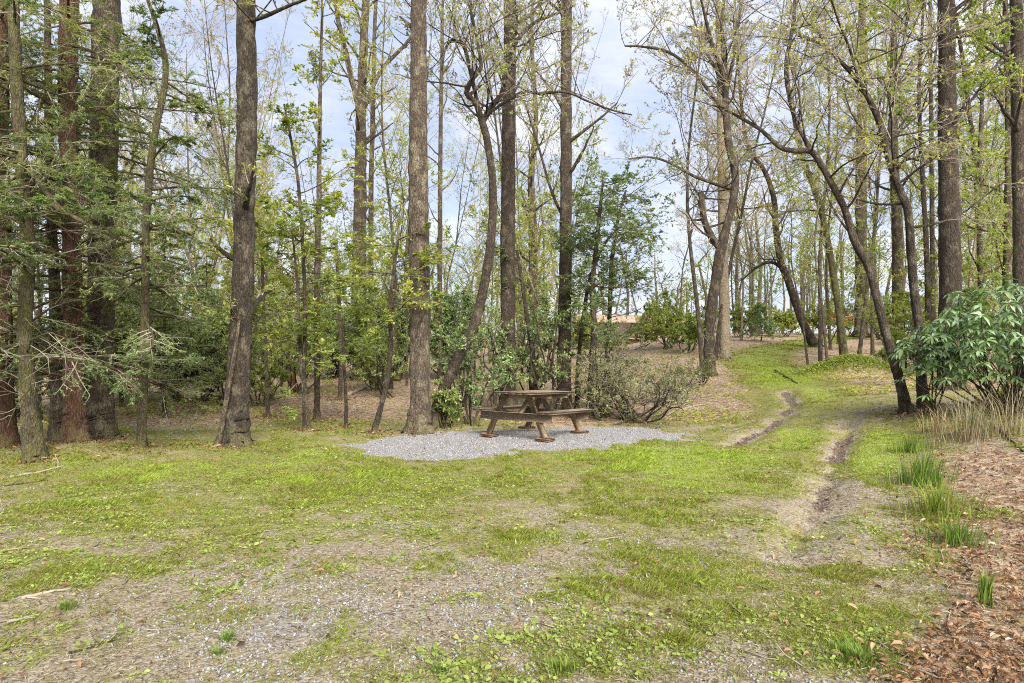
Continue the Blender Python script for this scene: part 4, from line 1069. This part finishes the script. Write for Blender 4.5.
def understory():
    """short leafy young trees between the trunks, copied from three prototypes"""
    rn = np.random.default_rng(33)
    pr = []
    for q, (h, lm, bk) in enumerate(((6.5, 'spring', 'grey'), (5.0, 'lime', 'brown'), (7.5, 'spring', 'pale'))):
        tr = Tree(SP['young'], 300 + q)
        P = [np.array([0, 0, -.1])]; a = np.zeros(2)
        for t in np.linspace(.15, 1, 6):
            a = a + tr.rn.normal(0, .05 * h, 2); P.append(np.array([a[0], a[1], h * t]))
        Q, W = tr.trunk(P, .008 * h * np.linspace(1, .15, 7), 6)
        tr.shoots(Q, W, h * .15, 24, lens=h * .2, elev=(0, 50))
        pr.append(tr.finish('young_tree', (0, 0, 0), 'x', 'tree', bk, lm, 'young leafy trees under the tall trunks'))
    names = ['young yellow-green tree', 'low lime-leaved young tree', 'taller pale young tree']
    spots = []; tries = 0
    while len(spots) < 62 and tries < 3000:
        tries += 1
        px = rn.uniform(90, 560) if rn.random() < .55 else rn.uniform(690, 1060); d = 18 * (52 / 18) ** rn.random()
        if px < 700 and d < 22: continue
        x = (px - HX) / F * d
        if pl_dist(np.array(x), np.array(d), PATH) < 2.6: continue
        if any(abs(px - t[0]) < 4 for t in TREES) or any(math.hypot(x - a, d - b_) < 2 for a, b_, _ in spots): continue
        spots.append((x, d, px))
    spots.sort(key=lambda t: t[2]); used = [False] * 3; cnt = {}
    for x, d, px in spots:
        k = int(rn.integers(0, 3)); g = max(i for i in range(len(MARKS)) if px >= MARKS[i][0]); A, B = MARKS[g][1], MARKS[g + 1][1]
        cnt[g, k] = cnt.get((g, k), 0) + 1; o_ = ORD[cnt[g, k] - 1]
        lab = f"{names[k]}, {o_} from left between {A} and {B}" if A and B else (f"{names[k]}, {o_} from left, left of {B}" if B else f"{names[k]}, {o_} from left, right of {A}")
        loc = (x, d, float(terr(x, d)) - .03); rz = rn.random() * 6.28; s_ = rn.uniform(.75, 1.2)
        if not used[k]:
            used[k] = True; r = pr[k]; r.location = loc; r.rotation_euler = (0, 0, rz); r.scale = (s_,) * 3; r['label'] = lab
        else: dup(pr[k], loc, rz, s_, lab)


understory()


def far_woods():
    tr = Buf(); rn = np.random.default_rng(5); LP = []; LT = []
    for k in range(330):
        px = rn.uniform(-120, 1150); d = rn.uniform(66, 120)
        if 560 < px < 705 and rn.random() < .55: continue
        x = (px - HX) / F * d; z = float(terr(x, d)); h = rn.uniform(9, 16) * (1.15 if px > 700 else .85)
        P = np.array([(x, d, z - .2), (x + rn.normal(0, .3), d, z + h * .4), (x + rn.normal(0, .6), d, z + h * .75), (x + rn.normal(0, .9), d, z + h)])
        tube(tr, P, np.array([.17, .14, .09, .03]) * rn.uniform(.7, 1.4), 5)
        tone = rn.uniform(.2, .8)
        for j in range(14):
            t = rn.uniform(.3, .95); q = np.array([x, d, z + h * t]); az = rn.random() * 2 * PI
            e = q + np.array([math.cos(az), math.sin(az), .8]) * rn.uniform(.8, 2.4)
            m_ = (q + e) / 2 + rn.normal(0, .15, 3)
            tube(tr, np.array([q, m_, e]), np.array([.05, .035, .015]), 3)
            n = int(rn.integers(6, 26)); LP.append(e + rn.normal(0, .75, (n, 3)) * (1, 1, .7)); LT.append(np.clip(tone + rn.normal(0, .2, n), 0, 1))
        n = 90; LP.append(np.array([x, d, z + .9]) + rn.normal(0, 1, (n, 3)) * (2.0, 1, 1.0)); LT.append(np.clip(rn.normal(.4, .2, n), 0, 1))
    P = np.concatenate(LP); T = np.concatenate(LT)
    leaves(tr, P, rn.normal(size=P.shape), .16 + .16 * rn.random(len(P)), .13, T, m=1, up=.2)
    tag(tr.build('distant_woods', [M['grey'], M['spring']], smooth_shade=False), kind='stuff')


far_woods()


# ------------------------------------------------------------------ picnic table
def rx(a):
    c, s = math.cos(a), math.sin(a); return [[1, 0, 0], [0, c, -s], [0, s, c]]


def ry(a):
    c, s = math.cos(a), math.sin(a); return [[c, 0, s], [0, 1, 0], [-s, 0, c]]


def picnic_table():
    x, y = .42, 11.8
    zg = float(np.mean(terr(np.array([x - .5, x + .5]), np.array([y, y])))) + .045
    t = thing('picnic_table', (x, y, zg), 'weathered brown wooden picnic table standing on the gravel pad', 'picnic table', rz=math.radians(-34)); t.rotation_euler[0] = math.radians(-2.1)
    L = 1.62; r2 = random.Random(3)
    b = Buf()
    for k in range(5): b.box((-.292 + .146 * k, r2.uniform(-.01, .01), .725), (.138, L, .038))
    b.build('tabletop', M['woodtop'], t, smooth_shade=False)
    b = Buf()
    for yy in (-.58, .58, 0): b.box((0, yy, .665), (.66, .045, .08))
    b.build('tabletop_cleat', M['wood'], t, smooth_shade=False)
    for s in (-1, 1):
        b = Buf()
        for k in (0, 1): b.box((s * (.60 + .146 * k), r2.uniform(-.01, .01), .412), (.138, L, .038))
        b.build('seat', M['woodtop'], t, smooth_shade=False)
    a = math.atan2(.31, .62)
    for yy in (-.58, .58):
        sg = -1 if yy < 0 else 1
        for s in (-1, 1):
            b = Buf(); ln = math.hypot(.33, .70)
            b.box((s * .415, yy + sg * .045, .335), (.105, .042, ln), ry(-s * math.atan2(.33, .68)))
            b.build('leg', M['wood'], t, smooth_shade=False)
        b = Buf(); b.box((0, yy + sg * .09, .318), (1.46, .042, .14)); b.build('crossbar', M['woodtop'], t, smooth_shade=False)
        b = Buf(); yc = yy * .52
        b.box((0, yc + sg * .06, .5), (.09, .04, .62), rx(sg * math.radians(48))); b.build('brace', M['wood'], t, smooth_shade=False)
    th = math.radians(34)
    names = {(1, -1): 'near right', (-1, -1): 'near left', (1, 1): 'far right', (-1, 1): 'far left'}
    for (sx, sy), nm in names.items():
        lx, ly = sx * .58, sy * .62
        wx = x + lx * math.cos(th) + ly * math.sin(th); wy = y - lx * math.sin(th) + ly * math.cos(th)
        b = Buf(); b.box((0, 0, 0), (.28, .2, .04))
        o = b.build('paver', M['paver'], smooth_shade=False); o.location = (wx, wy, zg - .012); o.rotation_euler = (0, 0, -th + random.uniform(-.15, .15))
        tag(o, f'flat red paver under the {nm} foot of the picnic table', 'paver', 'pavers under the picnic table')


picnic_table()


# ------------------------------------------------------------------ house beyond the trees
def house():
    d = 62; x = (634 - HX) / F * d; z = float(terr(x, d))
    t = thing('house', (x, d, z - .3), 'low white house with a rust coloured roof seen through the far trees', 'house', rz=math.radians(8)); t.scale = (.95, 1, .74)
    b = Buf(); b.box((0, 0, .35), (11.2, 7, 1.1)); b.build('foundation', M['brick'], t, smooth_shade=False)
    b = Buf(); b.box((0, 0, 1.9), (11, 6.8, 2.0)); b.build('wall', M['siding'], t, smooth_shade=False)
    b = Buf()
    v = [(-6, -4, 2.85), (6, -4, 2.85), (6, 4, 2.85), (-6, 4, 2.85), (-6, 0, 3.95), (6, 0, 3.95), (-6, -4, 2.7), (6, -4, 2.7), (6, 4, 2.7), (-6, 4, 2.7)]
    b.add(v, q=[(0, 1, 5, 4), (3, 4, 5, 2), (9, 8, 7, 6), (6, 7, 1, 0), (8, 9, 3, 2)], t=[(0, 4, 3), (1, 2, 5)])
    b.add([(-6, -4, 2.7), (-6, -4, 2.85), (-6, 4, 2.85), (-6, 4, 2.7), (6, -4, 2.7), (6, -4, 2.85), (6, 4, 2.85), (6, 4, 2.7)], q=[(0, 1, 2, 3), (4, 7, 6, 5)])
    b.build('roof', M['roofing'], t, smooth_shade=False)
    for k in (-3.6, -1.2, 1.4, 3.8):
        b = Buf(); b.box((k, -3.43, 1.95), (1.0, .08, 1.1)); f = b.build('window', M['siding'], t, smooth_shade=False)
        b = Buf(); b.box((k, -3.47, 1.95), (.8, .06, .9)); b.build('pane', M['glass'], f, smooth_shade=False)


house()


# ------------------------------------------------------------------ small things on the ground
def stick(name, label, pts, r, m, cat, sub=0, group=None):
    rn = np.random.default_rng(int(abs(pts[0][0]) * 3 + pts[0][1]))
    W = []
    for px, py in pts:
        p = ground_hit(px, py); W.append(p + np.array([0, 0, r * .7]))
    W = np.array(W); n = len(W); tt = np.linspace(0, n - 1, n * 4)
    Q = np.stack([np.interp(tt, np.arange(n), W[:, i]) for i in range(3)], 1)
    Q[:, 2] = np.maximum(Q[:, 2], terr(Q[:, 0], Q[:, 1]) + r * .5)
    Q += rn.normal(0, r * .35, Q.shape) * (1, 1, .4)
    b = Buf(); tube(b, Q, np.linspace(r, r * .45, len(Q)), 7, rough=.2, cap=True)
    for k in range(sub):
        i = rn.integers(2, len(Q) - 2); a = rn.random() * 2 * PI
        e = Q[i] + np.array([math.cos(a), math.sin(a), .5]) * r * rn.uniform(8, 16)
        tube(b, np.array([Q[i], (Q[i] + e) / 2 + rn.normal(0, r, 3), e]), np.array([r * .45, r * .35, r * .15]), 5)
    loc = Q[0]
    o = b.build(name, M[m], None, loc); o.location = [float(a) for a in loc]
    return tag(o, label, cat, group)


stick('fallen_log', 'pale fallen log lying on the leafy bank below the rhododendrons', [(252, 406), (280, 398), (300, 391)], .07, 'log', 'log', 3)
stick('fallen_log', 'short pale log on the bank right of the forked trunk', [(348, 396), (360, 391), (366, 389)], .07, 'log', 'log', 1)
stick('fallen_branch', 'long pale fallen branch on leaf litter right of the twiggy bush', [(645, 424), (672, 413), (703, 405)], .035, 'log', 'branch', 3)
stick('fallen_branch', 'dark fallen branch lying across the far grassy track', [(775, 371), (785, 377), (797, 384)], .04, 'brown', 'branch', 2)
stick('fallen_branch', 'thin dark branch slanting over leaves at the right edge', [(992, 425), (1010, 440), (1026, 455)], .022, 'dark', 'branch', 2)
stick('stick', 'thin stick in the grass at far left below the hemlocks', [(2, 487), (25, 484), (48, 481)], .012, 'brown', 'stick', 2)
stick('stick', 'bent thin stick on bare ground near the left foreground', [(68, 655), (92, 648), (118, 640)], .008, 'brown', 'stick', 2)
stick('stick', 'short pale stick lying at the mossy mound', [(10, 478), (40, 473), (66, 466)], .018, 'log', 'stick', 2)
stick('stick', 'small dark twig in the middle of the lawn', [(585, 505), (600, 502), (612, 498)], .007, 'dark', 'stick', 1)
stick('stick', 'pale curled strip of bark on bare ground at left', [(22, 600), (45, 594), (72, 590)], .012, 'log', 'stick', 0)
stick('stick', 'dark twig lying on the leaf litter in the right foreground', [(930, 640), (950, 630), (975, 628)], .008, 'dark', 'stick', 2)


def post():
    p = ground_hit(292, 393)
    b = Buf(); tube(b, [p - (0, 0, .1), p + (0, 0, .3), p + (.01, 0, .62), p + (0.02, 0, .95)], [.14, .12, .115, .11], 9, rough=.12, cap=True)
    o = b.build('stump', M['orange'], None, p); o.location = [float(a) for a in p]
    tag(o, 'orange-brown broken stump standing before the green rhododendron thicket', 'stump')


post()


def tuft(name, label, px, py, n, h, spread, m, wid=.005, lean=.5, group=None, cat='grass tuft'):
    p = ground_hit(px, py); rn = np.random.default_rng(int(px * 5 + py))
    b = Buf(); ang = rn.random(n) * 2 * PI; rad = spread * np.minimum(np.abs(rn.normal(0, .5, n)), .8 + .3 * rn.random(n)); ex = rn.uniform(.5, 1)
    P = np.stack([p[0] + np.cos(ang) * rad, p[1] + np.sin(ang) * rad * ex, np.zeros(n)], 1); P[:, 2] = terr(P[:, 0], P[:, 1]) - .01
    a2 = ang + rn.normal(0, .8, n); D = np.stack([np.cos(a2), np.sin(a2), np.zeros(n)], 1); S = np.stack([-np.sin(a2), np.cos(a2), np.zeros(n)], 1)
    H = h * (.25 + .85 * rn.random(n)) * (1.1 - .45 * np.minimum(rad / spread, 1.6) / 1.6); ln = (lean * (.2 + rn.random(n)) * H)[:, None]; w = wid * (.7 + .6 * rn.random(n))[:, None]
    U = np.zeros((n, 3)); U[:, 2] = H
    V = np.stack([P - S * w, P + S * w, P + U * .55 + D * ln * .3 + S * w * .8, P + U * .55 + D * ln * .3 - S * w * .8, P + U * .95 + D * ln], 1)
    i = np.arange(n)[:, None] * 5
    b.add(V.reshape(-1, 3), q=i + np.array([[0, 1, 2, 3]]), t=i + np.array([[3, 2, 4]]), c=np.repeat(np.clip(rn.normal(.5, .25, n), 0, 1), 5))
    o = b.build(name, M[m], None, p, smooth_shade=False); o.location = [float(a) for a in p]
    return tag(o, label, cat, group)


G1 = 'green grass tufts along the litter edge'
tuft('grass_tuft', 'tall green grass tuft farthest along the litter edge, near bright moss', 922, 484, 300, .4, .36, 'tuft', .005, .4, G1)
tuft('grass_tuft', 'wide green tuft in the middle of the litter edge row', 938, 515, 260, .32, .36, 'tuft', .0045, .6, G1)
tuft('grass_tuft', 'leaning green tuft below the wide tuft on the litter edge', 956, 546, 200, .27, .32, 'tuft', .004, .6, G1)
tuft('grass_tuft', 'narrow upright dark green tuft nearest the right foreground', 986, 606, 130, .24, .045, 'tuft', .004, .25, G1)
tuft('grass_tuft', 'small green tuft beside the bright grass patch', 912, 452, 170, .3, .3, 'tuft', .005, .4, G1)
tuft('grass_tuft', 'low green tuft by itself in the bare left foreground', 66, 610, 90, .08, .07, 'tuft', .004, .9)
tuft('grass_tuft', 'bright green tuft on gravel left of centre foreground', 228, 641, 110, .06, .05, 'tuft', .004, .8)
tuft('grass_tuft', 'small bright green tuft just below its twin on the gravel', 216, 655, 90, .05, .05, 'tuft', .004, .8)
tuft('grass_tuft', 'bright green tuft at bottom edge near the centre', 565, 672, 240, .07, .12, 'tuft', .004, .8)
tuft('grass_tuft', 'green tuft at the bottom edge, left of the bottom centre', 440, 672, 130, .06, .07, 'tuft', .004, .8)
tuft('grass_tuft', 'spreading green tuft in the lower right lawn', 858, 660, 420, .08, .2, 'tuft', .004, .8)
tuft('dry_grass', 'tall straw coloured dry grass clump below the rhododendron', 968, 442, 230, .85, .62, 'straw', .0028, .7, cat='dry grass')
tuft('dry_grass', 'lower straw clump at the right edge beside the dark branch', 1012, 436, 170, .7, .6, 'straw', .0028, .8, cat='dry grass')
tuft('dry_grass', 'thin dry grass in front of the two leaning trunk bases', 938, 432, 130, .4, .4, 'straw', .004, .6, cat='dry grass')
tuft('rush_clump', 'spiky grey-green rush clump in front of the dry grass', 975, 437, 300, .42, .22, 'hemlock', .005, .6, cat='grass tuft')
tuft('rush_clump', 'fresh green spiky clump under the rhododendron at right edge', 1008, 405, 260, .45, .25, 'tuft', .005, .6, cat='grass tuft')


def ground_cover():
    rn = np.random.default_rng(8); b = Buf(); n = 9000
    x = 11.5 + rn.normal(0, .85, n); y = 22 + rn.normal(0, .6, n)
    P = np.stack([x, y, terr(x, y) + .02 + .12 * rn.random(n)], 1); a = rn.random(n) * 2 * PI
    D = np.stack([np.cos(a), np.sin(a), rn.normal(.3, .3, n)], 1)
    leaves(b, P, D, .05 + .07 * rn.random(n), .045, np.clip(rn.normal(.45, .2, n), 0, 1), up=1)
    tag(b.build('ground_cover', M['lime'], smooth_shade=False), kind='stuff')


ground_cover()

# ------------------------------------------------------------------ sky, sun, camera
w = bpy.data.worlds.new('World'); scene.world = w; w.use_nodes = True
nt = w.node_tree; nt.nodes.clear()
SUN_EL, SUN_AZ = math.radians(36), math.radians(160)               # azimuth clockwise from +Y (behind the camera, a little left)
sky = node(nt, 'ShaderNodeTexSky', sky_type='NISHITA', sun_disc=False, sun_elevation=SUN_EL, sun_rotation=SUN_AZ)
gen = node(nt, 'ShaderNodeTexCoord').outputs['Generated']
mp = node(nt, 'ShaderNodeMapping', {'Vector': gen, 'Scale': (1, 1, 2.6), 'Location': (.4, .2, .1)}).outputs[0]
c1 = noise(nt, mp, 2.3, 7, .58); c2 = noise(nt, mp, 5.0, 6, .6)
cover = ramp(nt, c1, [(.34, (.55, .55, .55)), (.56, (1, 1, 1))])
cloud = ramp(nt, c2, [(.33, (3.7, 4.4, 6.1)), (.5, (4.9, 5.3, 6.6)), (.66, (6.6, 6.6, 6.9))])
col = mix(nt, cover, sky.outputs[0], cloud)
bg = node(nt, 'ShaderNodeBackground', {'Color': col, 'Strength': .05})
wo = node(nt, 'ShaderNodeOutputWorld'); nt.links.new(bg.outputs[0], wo.inputs[0])

sl = bpy.data.lights.new('sun', 'SUN'); sl.energy = 2.8; sl.angle = math.radians(32); sl.color = (1, .95, .87)
so = bpy.data.objects.new('sun', sl); C.objects.link(so)
sd = Vector((math.sin(SUN_AZ) * math.cos(SUN_EL), math.cos(SUN_AZ) * math.cos(SUN_EL), math.sin(SUN_EL)))
so.rotation_euler = sd.to_track_quat('Z', 'Y').to_euler(); so.location = (0, -5, 20)

cam = bpy.data.cameras.new('camera'); co = bpy.data.objects.new('camera', cam); C.objects.link(co)
cam.sensor_width = 36; cam.lens = F / 1024 * 36; cam.clip_end = 2000; cam.clip_start = .05
cam.shift_y = (HY - 341.5) / 1024
co.location = (0, 0, EYE); co.rotation_euler = (PI / 2, 0, 0)
scene.camera = co

vs = scene.view_settings
vs.view_transform = 'Standard'; vs.look = 'None'; vs.exposure = 1.8; vs.gamma = 1
cy = scene.cycles
cy.max_bounces = 7; cy.diffuse_bounces = 5; cy.glossy_bounces = 2; cy.transmission_bounces = 4; cy.transparent_max_bounces = 4
cy.use_denoising = False; cy.pixel_filter_type = 'BLACKMAN_HARRIS'; cy.filter_width = 1.05
scene.render.film_transparent = False
print('TRIS', sum(len(o.data.polygons) for o in scene.objects if o.type == 'MESH'), 'OBJ', len(scene.objects))
